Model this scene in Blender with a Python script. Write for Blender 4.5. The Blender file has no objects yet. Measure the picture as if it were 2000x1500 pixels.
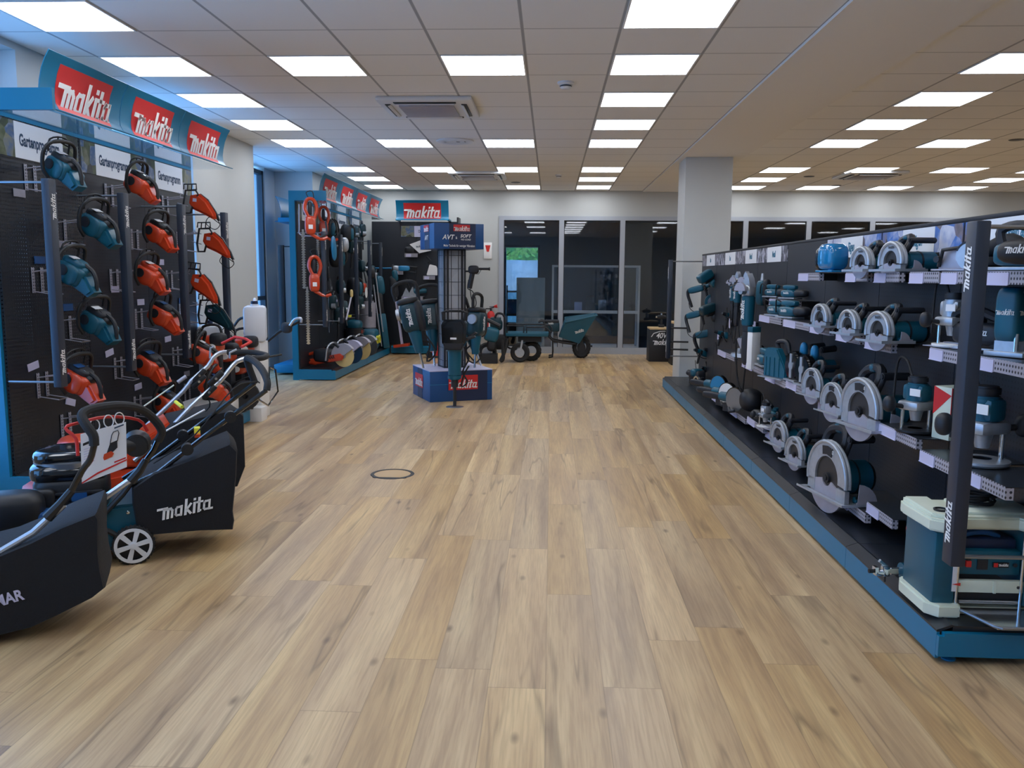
import bpy, bmesh, math, random
from mathutils import Vector, Matrix
C = bpy.context.scene.collection
random.seed(7)
PI = math.pi
# ---------------------------------------------------------------- camera
CAMH = 1.47
FL, YAW, PITCH, ROLL = 1639.2, 0.04521, -0.12912, 0.00727
cy, sy, cp, sp = math.cos(YAW), math.sin(YAW), math.cos(PITCH), math.sin(PITCH)
_f = Vector((-sy*cp, cy*cp, sp)); _r = Vector((cy, sy, 0)); _u = _r.cross(_f)
_r, _u = _r*math.cos(ROLL)+_u*math.sin(ROLL), -_r*math.sin(ROLL)+_u*math.cos(ROLL)
cd = bpy.data.cameras.new('camera'); cam = bpy.data.objects.new('camera', cd); C.objects.link(cam)
cam.matrix_world = Matrix(((_r.x,_u.x,-_f.x,0),(_r.y,_u.y,-_f.y,0),(_r.z,_u.z,-_f.z,CAMH),(0,0,0,1)))
cd.sensor_fit = 'HORIZONTAL'; cd.sensor_width = 36; cd.lens = FL/2000*36; cd.clip_start = .05; cd.clip_end = 200
bpy.context.scene.camera = cam
def at(px, py, ax, val):
    """point of the place seen at a pixel of the photo, on the plane where coordinate ax equals val"""
    d = _r*((px-1000)/FL)-_u*((py-750)/FL)+_f
    o = Vector((0,0,CAMH)); t = (val-o[ax])/d[ax]
    return o+d*t
# ---------------------------------------------------------------- world, exposure
w = bpy.data.worlds.new('world'); bpy.context.scene.world = w; w.use_nodes = True
bg = w.node_tree.nodes['Background']; bg.inputs[0].default_value = (.20,.50,1,1); bg.inputs[1].default_value = 5.0
vs = bpy.context.scene.view_settings
vs.view_transform = 'Standard'; vs.look = 'None'; vs.gamma = 1; vs.use_curve_mapping = False; vs.exposure = 0.0
LAMP = 8.2
sd = bpy.data.lights.new('sun', 'SUN'); sd.energy = 3.2; sd.angle = .02; sd.color = (1,.95,.86)
so = bpy.data.objects.new('sun', sd); C.objects.link(so); so.rotation_euler = Vector((-.30,.80,-.62)).to_track_quat('-Z','Y').to_euler()
bpy.context.scene.cycles.max_bounces = 8
bpy.context.scene.cycles.diffuse_bounces = 4
bpy.context.scene.cycles.transparent_max_bounces = 16
# ---------------------------------------------------------------- materials
def lin(c):
    return tuple(((v/255)/12.92 if v/255 <= .04045 else ((v/255+.055)/1.055)**2.4) for v in c)+(1,)
MATS = {}
def mat(name, rgb, rough=.5, metal=0, spec=.5, emit=0, coat=0, noise=0, nscale=30, bump=0):
    m = bpy.data.materials.new(name); m.use_nodes = True; nt = m.node_tree; b = nt.nodes['Principled BSDF']
    b.inputs['Base Color'].default_value = lin(rgb); b.inputs['Roughness'].default_value = rough
    b.inputs['Metallic'].default_value = metal; b.inputs['Specular IOR Level'].default_value = spec
    if coat: b.inputs['Coat Weight'].default_value = coat
    if emit: b.inputs['Emission Color'].default_value = lin(rgb); b.inputs['Emission Strength'].default_value = emit
    if noise or bump:
        tc = nt.nodes.new('ShaderNodeTexCoord'); n = nt.nodes.new('ShaderNodeTexNoise'); n.inputs['Scale'].default_value = nscale; n.inputs['Detail'].default_value = 4
        nt.links.new(tc.outputs['Object'], n.inputs['Vector'])
        if noise:
            mr = nt.nodes.new('ShaderNodeMapRange'); mr.inputs[1].default_value = .3; mr.inputs[2].default_value = .7; mr.inputs[3].default_value = 1-noise; mr.inputs[4].default_value = 1+noise
            nt.links.new(n.outputs[0], mr.inputs[0])
            mx = nt.nodes.new('ShaderNodeVectorMath'); mx.operation = 'SCALE'; mx.inputs[0].default_value = lin(rgb)[:3]
            nt.links.new(mr.outputs[0], mx.inputs['Scale']); nt.links.new(mx.outputs[0], b.inputs['Base Color'])
        if bump:
            bp = nt.nodes.new('ShaderNodeBump'); bp.inputs['Strength'].default_value = bump; bp.inputs['Distance'].default_value = .01
            nt.links.new(n.outputs[0], bp.inputs['Height']); nt.links.new(bp.outputs[0], b.inputs['Normal'])
    MATS[name] = m; return m
mat('teal', (12,84,106), .38, noise=.06, nscale=8)
mat('teal_dark', (12,54,66), .4)
mat('shop_blue', (8,112,150), .38, noise=.04, nscale=3)
mat('royal', (18,74,132), .45, noise=.04, nscale=5)
mat('royal_dark', (26,42,76), .5)
mat('cyan', (40,130,180), .3)
mat('clear_blue', (30,125,180), .12, coat=.6)
mat('orange', (204,66,30), .3, coat=.4, noise=.05, nscale=14)
mat('red', (206,44,40), .45)
mat('sign_red', (205,40,42), .5)
mat('black', (24,26,30), .45, noise=.1, nscale=40)
mat('charcoal', (32,35,42), .5, noise=.08, nscale=20)
mat('gloss_black', (16,18,22), .12, coat=.5)
mat('rubber', (30,31,34), .75, noise=.1, nscale=50)
mat('fabric', (17,19,25), .85, noise=.12, nscale=120, bump=.25)
mat('deck', (30,35,42), .3, noise=.06, nscale=6)
mat('panel', (36,40,48), .45)
mat('post', (40,50,66), .45, noise=.04, nscale=6)
mat('silver', (196,202,212), .3, .75)
mat('cast', (176,182,190), .38, .6, noise=.08, nscale=30)
mat('steel', (150,156,164), .32, .85)
mat('blade', (66,64,64), .42, .6)
mat('galv', (172,170,182), .42, .35, noise=.05, nscale=20)
mat('chrome', (215,220,225), .12, .95)
mat('label', (196,194,222), .45)
mat('paper', (232,234,238), .5)
mat('white', (238,238,238), .45)
mat('cream', (214,222,204), .4, noise=.03, nscale=9)
mat('yellow', (226,222,60), .45)
mat('gold', (214,190,130), .45)
mat('sand', (190,160,120), .55)
mat('plaster', (236,234,230), .8)
mat('wall', (186,189,188), .75, noise=.02, nscale=2)
mat('pillar', (200,204,204), .6, noise=.02, nscale=2)
mat('frame_dark', (34,40,48), .4)
mat('alu', (168,174,184), .42, .25)
mat('white_plastic', (224,228,234), .4)
mat('canister', (226,232,242), .45)
mat('ink', (28,60,90), .5)
mat('ink_teal', (30,110,140), .5)
mat('ink_black', (26,28,34), .5)
mat('mirror_black', (12,12,14), .05)
mat('wood_top', (206,178,134), .45, noise=.08, nscale=10)
mat('back_wall', (92,98,106), .8)
mat('back_floor', (58,62,70), .4)
mat('tarp', (188,196,206), .6, noise=.15, nscale=3, bump=.6)
mat('leaf', (96,140,58), .7, noise=.5, nscale=14)
mat('grass', (120,150,60), .8, noise=.3, nscale=20)
mat('brown', (84,58,44), .6)
mat('lamp', (244,248,255), .5, emit=LAMP)
mat('pale_sheet', (200,214,216), .6, noise=.05, nscale=4, bump=.3)
def M(n): return MATS[n] if isinstance(n, str) else n
def node_mat(name, build):
    m = bpy.data.materials.new(name); m.use_nodes = True; nt = m.node_tree; build(nt, nt.nodes['Principled BSDF']); MATS[name] = m; return m
def N(nt, t, **k):
    n = nt.nodes.new(t)
    for a, b in k.items():
        if a.startswith('i_'):
            key = a[2:]; key = int(key) if key.isdigit() else key.replace('_', ' ')
            n.inputs[key].default_value = b
        else: setattr(n, a, b)
    return n
def glass(name, tint=(.9,.95,1), f=.06):
    m = bpy.data.materials.new(name); m.use_nodes = True; nt = m.node_tree; nt.nodes.clear()
    o = nt.nodes.new('ShaderNodeOutputMaterial'); t = nt.nodes.new('ShaderNodeBsdfTransparent'); t.inputs[0].default_value = tint+(1,)
    g = nt.nodes.new('ShaderNodeBsdfGlossy'); g.inputs['Roughness'].default_value = .02; g.inputs[0].default_value = (1,1,1,1)
    lw = N(nt, 'ShaderNodeLayerWeight', i_Blend=.5); pw = N(nt, 'ShaderNodeMath', operation='POWER', i_1=5.0); nt.links.new(lw.outputs['Facing'], pw.inputs[0])
    ad = N(nt, 'ShaderNodeMath', operation='MULTIPLY_ADD', i_1=.9, i_2=f); nt.links.new(pw.outputs[0], ad.inputs[0])
    mx = nt.nodes.new('ShaderNodeMixShader')
    nt.links.new(ad.outputs[0], mx.inputs[0]); nt.links.new(t.outputs[0], mx.inputs[1]); nt.links.new(g.outputs[0], mx.inputs[2]); nt.links.new(mx.outputs[0], o.inputs[0])
    MATS[name] = m; return m
glass('glass'); glass('glass_dark', (.80,.84,.88), .06)
def floor_mat(nt, b):
    L = nt.links.new
    tc = N(nt, 'ShaderNodeTexCoord'); sep = N(nt, 'ShaderNodeSeparateXYZ'); L(tc.outputs['Object'], sep.inputs[0])
    PW, PL = .208, 1.55
    u = N(nt, 'ShaderNodeMath', operation='DIVIDE', i_1=PW); L(sep.outputs[0], u.inputs[0])
    fu = N(nt, 'ShaderNodeMath', operation='FLOOR'); L(u.outputs[0], fu.inputs[0])
    wn = N(nt, 'ShaderNodeTexWhiteNoise', noise_dimensions='1D'); L(fu.outputs[0], wn.inputs['W'])
    v = N(nt, 'ShaderNodeMath', operation='DIVIDE', i_1=PL); L(sep.outputs[1], v.inputs[0])
    v2 = N(nt, 'ShaderNodeMath', operation='ADD'); L(v.outputs[0], v2.inputs[0]); L(wn.outputs['Value'], v2.inputs[1])
    fv = N(nt, 'ShaderNodeMath', operation='FLOOR'); L(v2.outputs[0], fv.inputs[0])
    cmb = N(nt, 'ShaderNodeCombineXYZ'); L(fu.outputs[0], cmb.inputs[0]); L(fv.outputs[0], cmb.inputs[1])
    wn2 = N(nt, 'ShaderNodeTexWhiteNoise', noise_dimensions='3D'); L(cmb.outputs[0], wn2.inputs['Vector'])
    # per plank shifted coordinates
    off = N(nt, 'ShaderNodeVectorMath', operation='SCALE', i_Scale=13.7); L(wn2.outputs['Color'], off.inputs[0])
    add = N(nt, 'ShaderNodeVectorMath', operation='ADD'); L(tc.outputs['Object'], add.inputs[0]); L(off.outputs[0], add.inputs[1])
    def stretched(sx, sy_):
        mp = N(nt, 'ShaderNodeMapping'); mp.inputs['Scale'].default_value = (sx, sy_, 1); L(add.outputs[0], mp.inputs[0]); return mp
    m1 = stretched(9, .5); n1 = N(nt, 'ShaderNodeTexNoise', i_Scale=1.0, i_Detail=5, i_Distortion=.6); L(m1.outputs[0], n1.inputs['Vector'])
    m2 = stretched(120, 5); n2 = N(nt, 'ShaderNodeTexNoise', i_Scale=1.0, i_Detail=3); L(m2.outputs[0], n2.inputs['Vector'])
    # long dark cracks and cathedral lines
    m3 = stretched(5, .34); n3 = N(nt, 'ShaderNodeTexNoise', i_Scale=1.0, i_Detail=3, i_Distortion=.3); L(m3.outputs[0], n3.inputs['Vector'])
    ab = N(nt, 'ShaderNodeMath', operation='SUBTRACT', i_1=.5); L(n3.outputs[0], ab.inputs[0])
    ab2 = N(nt, 'ShaderNodeMath', operation='ABSOLUTE'); L(ab.outputs[0], ab2.inputs[0])
    ck = N(nt, 'ShaderNodeMapRange', i_1=0.0, i_2=.02, i_3=1.0, i_4=0.0); L(ab2.outputs[0], ck.inputs[0])
    m5 = stretched(2.5, .9); n5 = N(nt, 'ShaderNodeTexNoise', i_Scale=1.3, i_Detail=2); L(m5.outputs[0], n5.inputs['Vector'])
    gate = N(nt, 'ShaderNodeMapRange', i_1=.46, i_2=.6, i_3=0.0, i_4=1.0); L(n5.outputs[0], gate.inputs[0])
    ckg = N(nt, 'ShaderNodeMath', operation='MULTIPLY'); L(ck.outputs[0], ckg.inputs[0]); L(gate.outputs[0], ckg.inputs[1])
    # knots
    m4 = stretched(5.5, 2.4); vo = N(nt, 'ShaderNodeTexVoronoi', i_Scale=1.0, i_Randomness=1.0); L(m4.outputs[0], vo.inputs['Vector'])
    kn = N(nt, 'ShaderNodeMapRange', i_1=.02, i_2=.11, i_3=1.0, i_4=0.0); L(vo.outputs['Distance'], kn.inputs[0])
    cr = N(nt, 'ShaderNodeValToRGB'); L(n1.outputs[0], cr.inputs[0])
    e = cr.color_ramp.elements; e[0].position = .3; e[0].color = lin((160,131,98)); e[1].position = .72; e[1].color = lin((212,184,138))
    e2 = cr.color_ramp.elements.new(.5); e2.color = lin((188,158,117))
    # plank tone
    hs = N(nt, 'ShaderNodeHueSaturation'); L(cr.outputs[0], hs.inputs['Color'])
    sp_ = N(nt, 'ShaderNodeSeparateColor'); L(wn2.outputs['Color'], sp_.inputs[0])
    vr = N(nt, 'ShaderNodeMapRange', i_3=.91, i_4=1.09); L(sp_.outputs[0], vr.inputs[0]); L(vr.outputs[0], hs.inputs['Value'])
    sr = N(nt, 'ShaderNodeMapRange', i_3=.90, i_4=1.12); L(sp_.outputs[1], sr.inputs[0]); L(sr.outputs[0], hs.inputs['Saturation'])
    def darker(src, fac_out, amt, col=(70,50,38)):
        mu = N(nt, 'ShaderNodeMath', operation='MULTIPLY', i_1=amt); L(fac_out, mu.inputs[0])
        mx = N(nt, 'ShaderNodeMixRGB'); mx.inputs[2].default_value = lin(col); L(mu.outputs[0], mx.inputs[0]); L(src, mx.inputs[1]); return mx.outputs[0]
    c = darker(hs.outputs[0], ckg.outputs[0], .45)
    c = darker(c, kn.outputs[0], .62)
    g2 = N(nt, 'ShaderNodeMapRange', i_1=.42, i_2=.62, i_3=0.0, i_4=1.0); L(n2.outputs[0], g2.inputs[0]); c = darker(c, g2.outputs[0], .2, (110,80,58))
    # joints
    def joint(frac_src, width):
        fr = N(nt, 'ShaderNodeMath', operation='FRACT'); L(frac_src, fr.inputs[0])
        s = N(nt, 'ShaderNodeMath', operation='PINGPONG', i_1=.5); L(fr.outputs[0], s.inputs[0])
        r = N(nt, 'ShaderNodeMapRange', i_1=0.0, i_2=width, i_3=1.0, i_4=0.0); L(s.outputs[0], r.inputs[0]); return r.outputs[0]
    c = darker(c, joint(u.outputs[0], .012), .4); c = darker(c, joint(v2.outputs[0], .0022), .4)
    L(c, b.inputs['Base Color']); b.inputs['Roughness'].default_value = .36; b.inputs['Specular IOR Level'].default_value = .45
    rr = N(nt, 'ShaderNodeMapRange', i_3=.3, i_4=.46); L(n1.outputs[0], rr.inputs[0]); L(rr.outputs[0], b.inputs['Roughness'])
node_mat('floor', floor_mat)
X0L, Y0, XR = -3.3297, 6.2246, 3.0861
T = .625
def ceil_mat(nt, b):
    L = nt.links.new
    tc = N(nt, 'ShaderNodeTexCoord'); sep = N(nt, 'ShaderNodeSeparateXYZ'); L(tc.outputs['Object'], sep.inputs[0])
    gt = N(nt, 'ShaderNodeMath', operation='GREATER_THAN', i_1=2.0); L(sep.outputs[0], gt.inputs[0])
    sh = N(nt, 'ShaderNodeMapRange', i_3=X0L, i_4=XR); L(gt.outputs[0], sh.inputs[0])
    outs = []
    for k, o in ((0, None), (1, Y0)):
        s = N(nt, 'ShaderNodeMath', operation='SUBTRACT'); L(sep.outputs[k], s.inputs[0])
        if o is None: L(sh.outputs[0], s.inputs[1])
        else: s.inputs[1].default_value = o
        d = N(nt, 'ShaderNodeMath', operation='DIVIDE', i_1=T); L(s.outputs[0], d.inputs[0])
        a = N(nt, 'ShaderNodeMath', operation='ADD', i_1=200.0); L(d.outputs[0], a.inputs[0])
        fr = N(nt, 'ShaderNodeMath', operation='PINGPONG', i_1=.5); 
        f2 = N(nt, 'ShaderNodeMath', operation='FRACT'); L(a.outputs[0], f2.inputs[0]); L(f2.outputs[0], fr.inputs[0])
        r = N(nt, 'ShaderNodeMapRange', i_1=.012, i_2=.02, i_3=1.0 if k == 0 else .6, i_4=0.0); L(fr.outputs[0], r.inputs[0]); outs.append(r.outputs[0])
    mxm = N(nt, 'ShaderNodeMath', operation='MAXIMUM'); L(outs[0], mxm.inputs[0]); L(outs[1], mxm.inputs[1])
    mx = N(nt, 'ShaderNodeMixRGB'); mx.inputs[1].default_value = lin((240,239,236)); mx.inputs[2].default_value = lin((168,168,168)); L(mxm.outputs[0], mx.inputs[0])
    L(mx.outputs[0], b.inputs['Base Color']); b.inputs['Roughness'].default_value = .85
node_mat('ceiling', ceil_mat)
def perf_mat(nt, b, base=(34,38,46), hole=(14,15,18), pitch=.025, r=.2):
    L = nt.links.new
    tc = N(nt, 'ShaderNodeTexCoord'); sep = N(nt, 'ShaderNodeSeparateXYZ'); L(tc.outputs['Object'], sep.inputs[0])
    s = N(nt, 'ShaderNodeMath', operation='ADD'); L(sep.outputs[0], s.inputs[0]); L(sep.outputs[1], s.inputs[1])
    q = []
    for src in (s.outputs[0], sep.outputs[2]):
        d = N(nt, 'ShaderNodeMath', operation='DIVIDE', i_1=pitch); L(src, d.inputs[0])
        a = N(nt, 'ShaderNodeMath', operation='FRACT'); L(d.outputs[0], a.inputs[0])
        e = N(nt, 'ShaderNodeMath', operation='SUBTRACT', i_1=.5); L(a.outputs[0], e.inputs[0])
        p = N(nt, 'ShaderNodeMath', operation='MULTIPLY'); L(e.outputs[0], p.inputs[0]); L(e.outputs[0], p.inputs[1]); q.append(p.outputs[0])
    sm = N(nt, 'ShaderNodeMath', operation='ADD'); L(q[0], sm.inputs[0]); L(q[1], sm.inputs[1])
    lt = N(nt, 'ShaderNodeMath', operation='LESS_THAN', i_1=r*r); L(sm.outputs[0], lt.inputs[0])
    mx = N(nt, 'ShaderNodeMixRGB'); mx.inputs[1].default_value = lin(base); mx.inputs[2].default_value = lin(hole); L(lt.outputs[0], mx.inputs[0])
    L(mx.outputs[0], b.inputs['Base Color']); b.inputs['Roughness'].default_value = .4; return lt
def perf_open(nt, b):
    lt = perf_mat(nt, b); iv = N(nt, 'ShaderNodeMath', operation='SUBTRACT', i_0=1.0); nt.links.new(lt.outputs[0], iv.inputs[1]); nt.links.new(iv.outputs[0], b.inputs['Alpha'])
node_mat('perforated', perf_mat); node_mat('perforated_open', perf_open)
node_mat('perf_steel', lambda nt, b: perf_mat(nt, b, (164,162,174), (40,42,50), .02, .27))
def photo_mat(nt, b, cols, sc=(6,6,6)):
    L = nt.links.new
    tc = N(nt, 'ShaderNodeTexCoord'); mp = N(nt, 'ShaderNodeMapping'); mp.inputs['Scale'].default_value = sc; L(tc.outputs['Object'], mp.inputs[0])
    vo = N(nt, 'ShaderNodeTexVoronoi', i_Scale=1.6); L(mp.outputs[0], vo.inputs['Vector'])
    no = N(nt, 'ShaderNodeTexNoise', i_Scale=2.2, i_Detail=4); L(mp.outputs[0], no.inputs['Vector'])
    sp_ = N(nt, 'ShaderNodeSeparateColor'); L(vo.outputs['Color'], sp_.inputs[0])
    ad = N(nt, 'ShaderNodeMath', operation='ADD'); L(sp_.outputs[0], ad.inputs[0]); L(no.outputs[0], ad.inputs[1])
    hf = N(nt, 'ShaderNodeMath', operation='MULTIPLY', i_1=.5); L(ad.outputs[0], hf.inputs[0])
    cr = N(nt, 'ShaderNodeValToRGB'); L(hf.outputs[0], cr.inputs[0]); el = cr.color_ramp.elements
    el[0].position = .2; el[0].color = lin(cols[0]); el[1].position = .8; el[1].color = lin(cols[-1])
    for i, c in enumerate(cols[1:-1]): z = el.new(.2+.6*(i+1)/(len(cols)-1)); z.color = lin(c)
    L(cr.outputs[0], b.inputs['Base Color']); b.inputs['Roughness'].default_value = .4
node_mat('photo_garden', lambda nt, b: photo_mat(nt, b, [(40,44,48),(70,80,50),(120,120,100),(60,90,130),(170,170,165)]))
node_mat('photo_work', lambda nt, b: photo_mat(nt, b, [(60,52,60),(120,110,120),(50,110,190),(190,195,215),(225,225,235)], (5,5,5)))
node_mat('photo_gravel', lambda nt, b: photo_mat(nt, b, [(40,42,50),(90,90,100),(200,200,215),(120,118,130),(60,60,70)], (16,16,9)))
node_mat('mesh_print', lambda nt, b: photo_mat(nt, b, [(128,134,144),(152,157,166),(164,168,176)], (2,2,2)))
# ---------------------------------------------------------------- mesh building
class MB:
    def __init__(s): s.bm = bmesh.new()
    def _add(s, bm2, mtx=None):
        if mtx is not None: bm2.transform(mtx)
        me = bpy.data.meshes.new('tmp'); bm2.to_mesh(me); bm2.free(); s.bm.from_mesh(me); bpy.data.meshes.remove(me); return s
    def box(s, c, d, rot=None, bev=0, seg=2):
        b = bmesh.new(); bmesh.ops.create_cube(b, size=1)
        bmesh.ops.scale(b, vec=d, verts=b.verts)
        if bev: bmesh.ops.bevel(b, geom=b.edges[:], offset=min(bev, min(d)*.49), segments=seg, affect='EDGES', profile=.5)
        m = Matrix.Translation(c)
        if rot: m = m @ eul(rot)
        return s._add(b, m)
    def bx(s, x0, x1, y0, y1, z0, z1, bev=0):
        return s.box(((x0+x1)/2, (y0+y1)/2, (z0+z1)/2), (abs(x1-x0), abs(y1-y0), abs(z1-z0)), bev=bev)
    def cyl(s, a, b, r, r2=None, n=16, caps=True, bev=0):
        a, b = Vector(a), Vector(b); L = (b-a).length
        q = bmesh.new(); bmesh.ops.create_cone(q, cap_ends=caps, segments=n, radius1=r, radius2=r if r2 is None else r2, depth=L)
        if bev: bmesh.ops.bevel(q, geom=[e for e in q.edges if len(e.link_faces) == 2 and max(len(f.verts) for f in e.link_faces) > 4], offset=bev, segments=2, affect='EDGES')
        m = Matrix.Translation((a+b)/2) @ (b-a).to_track_quat('Z', 'Y').to_matrix().to_4x4()
        return s._add(q, m)
    def blob(s, c, d, e=.5, rot=None, n=20, k=12):
        """rounded block (superellipsoid); d = full size"""
        q = bmesh.new(); f = lambda v: math.copysign(abs(v)**e, v); rows = []
        for i in range(1, k):
            ph = -PI/2+PI*i/k
            rows.append([q.verts.new((d[0]/2*f(math.cos(ph))*f(math.cos(2*PI*j/n)), d[1]/2*f(math.cos(ph))*f(math.sin(2*PI*j/n)), d[2]/2*f(math.sin(ph)))) for j in range(n)])
        lo = q.verts.new((0,0,-d[2]/2)); hi = q.verts.new((0,0,d[2]/2))
        for i in range(len(rows)-1):
            for j in range(n): q.faces.new((rows[i][j], rows[i][(j+1)%n], rows[i+1][(j+1)%n], rows[i+1][j]))
        for j in range(n): q.faces.new((lo, rows[0][(j+1)%n], rows[0][j])); q.faces.new((hi, rows[-1][j], rows[-1][(j+1)%n]))
        m = Matrix.Translation(c)
        if rot: m = m @ eul(rot)
        return s._add(q, m)
    def tube(s, pts, r, n=8, closed=False, smooth=0, r2=None):
        P = [Vector(p) for p in pts]
        if smooth: P = catmull(P, smooth, closed)
        q = bmesh.new(); K = len(P); rings = []
        prev = None
        for i, p in enumerate(P):
            a = P[i-1] if (i or closed) else P[0]; b = P[(i+1)%K] if (i < K-1 or closed) else P[-1]
            t = (b-a).normalized() if (b-a).length > 1e-9 else Vector((0,0,1))
            if prev is None: x = t.orthogonal().normalized()
            else: x = (prev-t*prev.dot(t)); x = x.normalized() if x.length > 1e-6 else t.orthogonal().normalized()
            prev = x; y = t.cross(x); rr = r if r2 is None else r+(r2-r)*i/(K-1)
            rings.append([q.verts.new(p+(x*math.cos(2*PI*j/n)+y*math.sin(2*PI*j/n))*rr) for j in range(n)])
        for i in range(K if closed else K-1):
            A, B = rings[i], rings[(i+1)%K]
            for j in range(n): q.faces.new((A[j], A[(j+1)%n], B[(j+1)%n], B[j]))
        if not closed: q.faces.new(rings[0][::-1]); q.faces.new(rings[-1])
        return s._add(q)
    def prism(s, poly, h, mtx=None, bev=0):
        """poly in local XY, extruded along local Z from -h/2 to h/2"""
        q = bmesh.new(); lo = [q.verts.new((x, y, -h/2)) for x, y in poly]; hi = [q.verts.new((x, y, h/2)) for x, y in poly]; n = len(poly)
        q.faces.new(lo[::-1]); q.faces.new(hi)
        for i in range(n): q.faces.new((lo[i], lo[(i+1)%n], hi[(i+1)%n], hi[i]))
        bmesh.ops.recalc_face_normals(q, faces=q.faces)
        if bev: bmesh.ops.bevel(q, geom=[e for e in q.edges if any(len(f.verts) == n for f in e.link_faces)] if n != 4 else q.edges[:], offset=bev, segments=2, affect='EDGES')
        return s._add(q, mtx)
    def ribbon(s, prof, h, th, mtx=None):
        """open profile in local XY given thickness th, extruded along Z by h"""
        a = [Vector(p).to_2d() if len(p) > 2 else Vector(p) for p in prof]; o = []
        for i, p in enumerate(a):
            t = (a[min(i+1, len(a)-1)]-a[max(i-1, 0)]).normalized(); o.append(p+Vector((-t.y, t.x))*th)
        return s.prism([tuple(p) for p in a]+[tuple(p) for p in o[::-1]], h, mtx) if False else s._strip(a, o, h, mtx)
    def _strip(s, a, o, h, mtx):
        q = bmesh.new(); V = [[q.verts.new((p.x, p.y, z)) for p in L] for L in (a, o) for z in (-h/2, h/2)]
        al, ah, ol, oh = V; n = len(a)
        for i in range(n-1):
            q.faces.new((al[i], al[i+1], ah[i+1], ah[i])); q.faces.new((ol[i], oh[i], oh[i+1], ol[i+1]))
            q.faces.new((al[i], ol[i], ol[i+1], al[i+1])); q.faces.new((ah[i], ah[i+1], oh[i+1], oh[i]))
        q.faces.new((al[0], ah[0], oh[0], ol[0])); q.faces.new((al[-1], ol[-1], oh[-1], ah[-1]))
        return s._add(q, mtx)
    def lathe(s, prof, n=24, mtx=None):
        q = bmesh.new(); R = [[q.verts.new((r*math.cos(2*PI*j/n), r*math.sin(2*PI*j/n), z)) for j in range(n)] if r > 1e-6 else [q.verts.new((0,0,z))] for r, z in prof]
        for A, B in zip(R, R[1:]):
            for j in range(n):
                if len(A) == 1 and len(B) == 1: continue
                if len(A) == 1: q.faces.new((A[0], B[j], B[(j+1)%n]))
                elif len(B) == 1: q.faces.new((A[j], A[(j+1)%n], B[0]))
                else: q.faces.new((A[j], A[(j+1)%n], B[(j+1)%n], B[j]))
        return s._add(q, mtx)
    def arc(s, r0, r1, a0, a1, h, mtx=None, n=20, bev=0):
        A = [a0+(a1-a0)*i/n for i in range(n+1)]
        a = [Vector((r0*math.cos(t), r0*math.sin(t))) for t in A]; o = [Vector((r1*math.cos(t), r1*math.sin(t))) for t in A]
        return s._strip(a, o, h, mtx)
    def build(s, name, m=None, parent=None, ang=35, mtx=None, label=None):
        bm = s.bm
        if mtx is not None: bm.transform(mtx)
        bmesh.ops.recalc_face_normals(bm, faces=bm.faces)
        me = bpy.data.meshes.new(name); bm.to_mesh(me); bm.free()
        me.polygons.foreach_set('use_smooth', [True]*len(me.polygons)); me.set_sharp_from_angle(angle=math.radians(ang))
        if m: me.materials.append(M(m))
        o = bpy.data.objects.new(name, me); C.objects.link(o)
        if parent: o.parent = parent
        if label: o['label'] = label
        return o
def eul(r): return Matrix.Rotation(r[2], 4, 'Z') @ Matrix.Rotation(r[1], 4, 'Y') @ Matrix.Rotation(r[0], 4, 'X')
def catmull(P, k, closed=False):
    out = []; n = len(P)
    for i in range(n if closed else n-1):
        p0 = P[(i-1)%n] if (closed or i) else P[0]*2-P[1]; p1, p2 = P[i], P[(i+1)%n]; p3 = P[(i+2)%n] if (closed or i < n-2) else P[-1]*2-P[-2]
        for j in range(k):
            t = j/k; out.append(.5*((2*p1)+(p2-p0)*t+(2*p0-5*p1+4*p2-p3)*t*t+(3*p1-p0-3*p2+p3)*t**3))
    if not closed: out.append(P[-1])
    return out
def frame(o, x, y):
    """matrix with local X along x, local Y along y, origin o"""
    x = Vector(x).normalized(); y = Vector(y); z = x.cross(y).normalized(); y = z.cross(x)
    return Matrix(((x.x,y.x,z.x,o[0]),(x.y,y.y,z.y,o[1]),(x.z,y.z,z.z,o[2]),(0,0,0,1)))
MX = Matrix(((0,0,1,0),(1,0,0,0),(0,1,0,0),(0,0,0,1)))      # local XY drawn in the YZ plane, extruded along X
MY = Matrix(((1,0,0,0),(0,0,-1,0),(0,1,0,0),(0,0,0,1)))     # local XY drawn in the XZ plane, extruded along Y
def Tr(*v): return Matrix.Translation(v)
def thing(name, label=None, cat=None, loc=(0,0,0), rot=(0,0,0), group=None, sc=1):
    o = bpy.data.objects.new(name, None); C.objects.link(o); o.location = loc; o.rotation_euler = rot; o.scale = (sc,)*3; o.empty_display_size = .1
    tag(o, label, cat, group); return o
def tag(o, label=None, cat=None, group=None, kind=None):
    if label: o['label'] = label
    if cat: o['category'] = cat
    if group: o['group'] = group
    if kind: o['kind'] = kind
    return o
def dup(root, label=None, loc=None, rot=None, group=None, sc=None):
    def cp(o, par):
        c = o.copy(); C.objects.link(c); c.parent = par
        for ch in KIDS.get(o.name, []): cp(ch, c)
        return c
    kids(root); r = cp(root, None)
    if label: r['label'] = label
    if group: r['group'] = group
    if loc is not None: r.location = loc
    if rot is not None: r.rotation_euler = rot
    if sc: r.scale = (sc,)*3
    return r
KIDS = {}
def kids(o):
    L = list(o.children)
    KIDS[o.name] = L
    for c in L: kids(c)
USED = set()
def place(proto, label, loc, rot=(0,0,0), group=None, sc=None):
    """first use moves the prototype itself, later uses copy it"""
    if proto.name not in USED:
        USED.add(proto.name); proto.location = loc; proto.rotation_euler = rot; proto['label'] = label
        if group: proto['group'] = group
        if sc: proto.scale = (sc,)*3
        return proto
    return dup(proto, label, loc, rot, group, sc)
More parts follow.
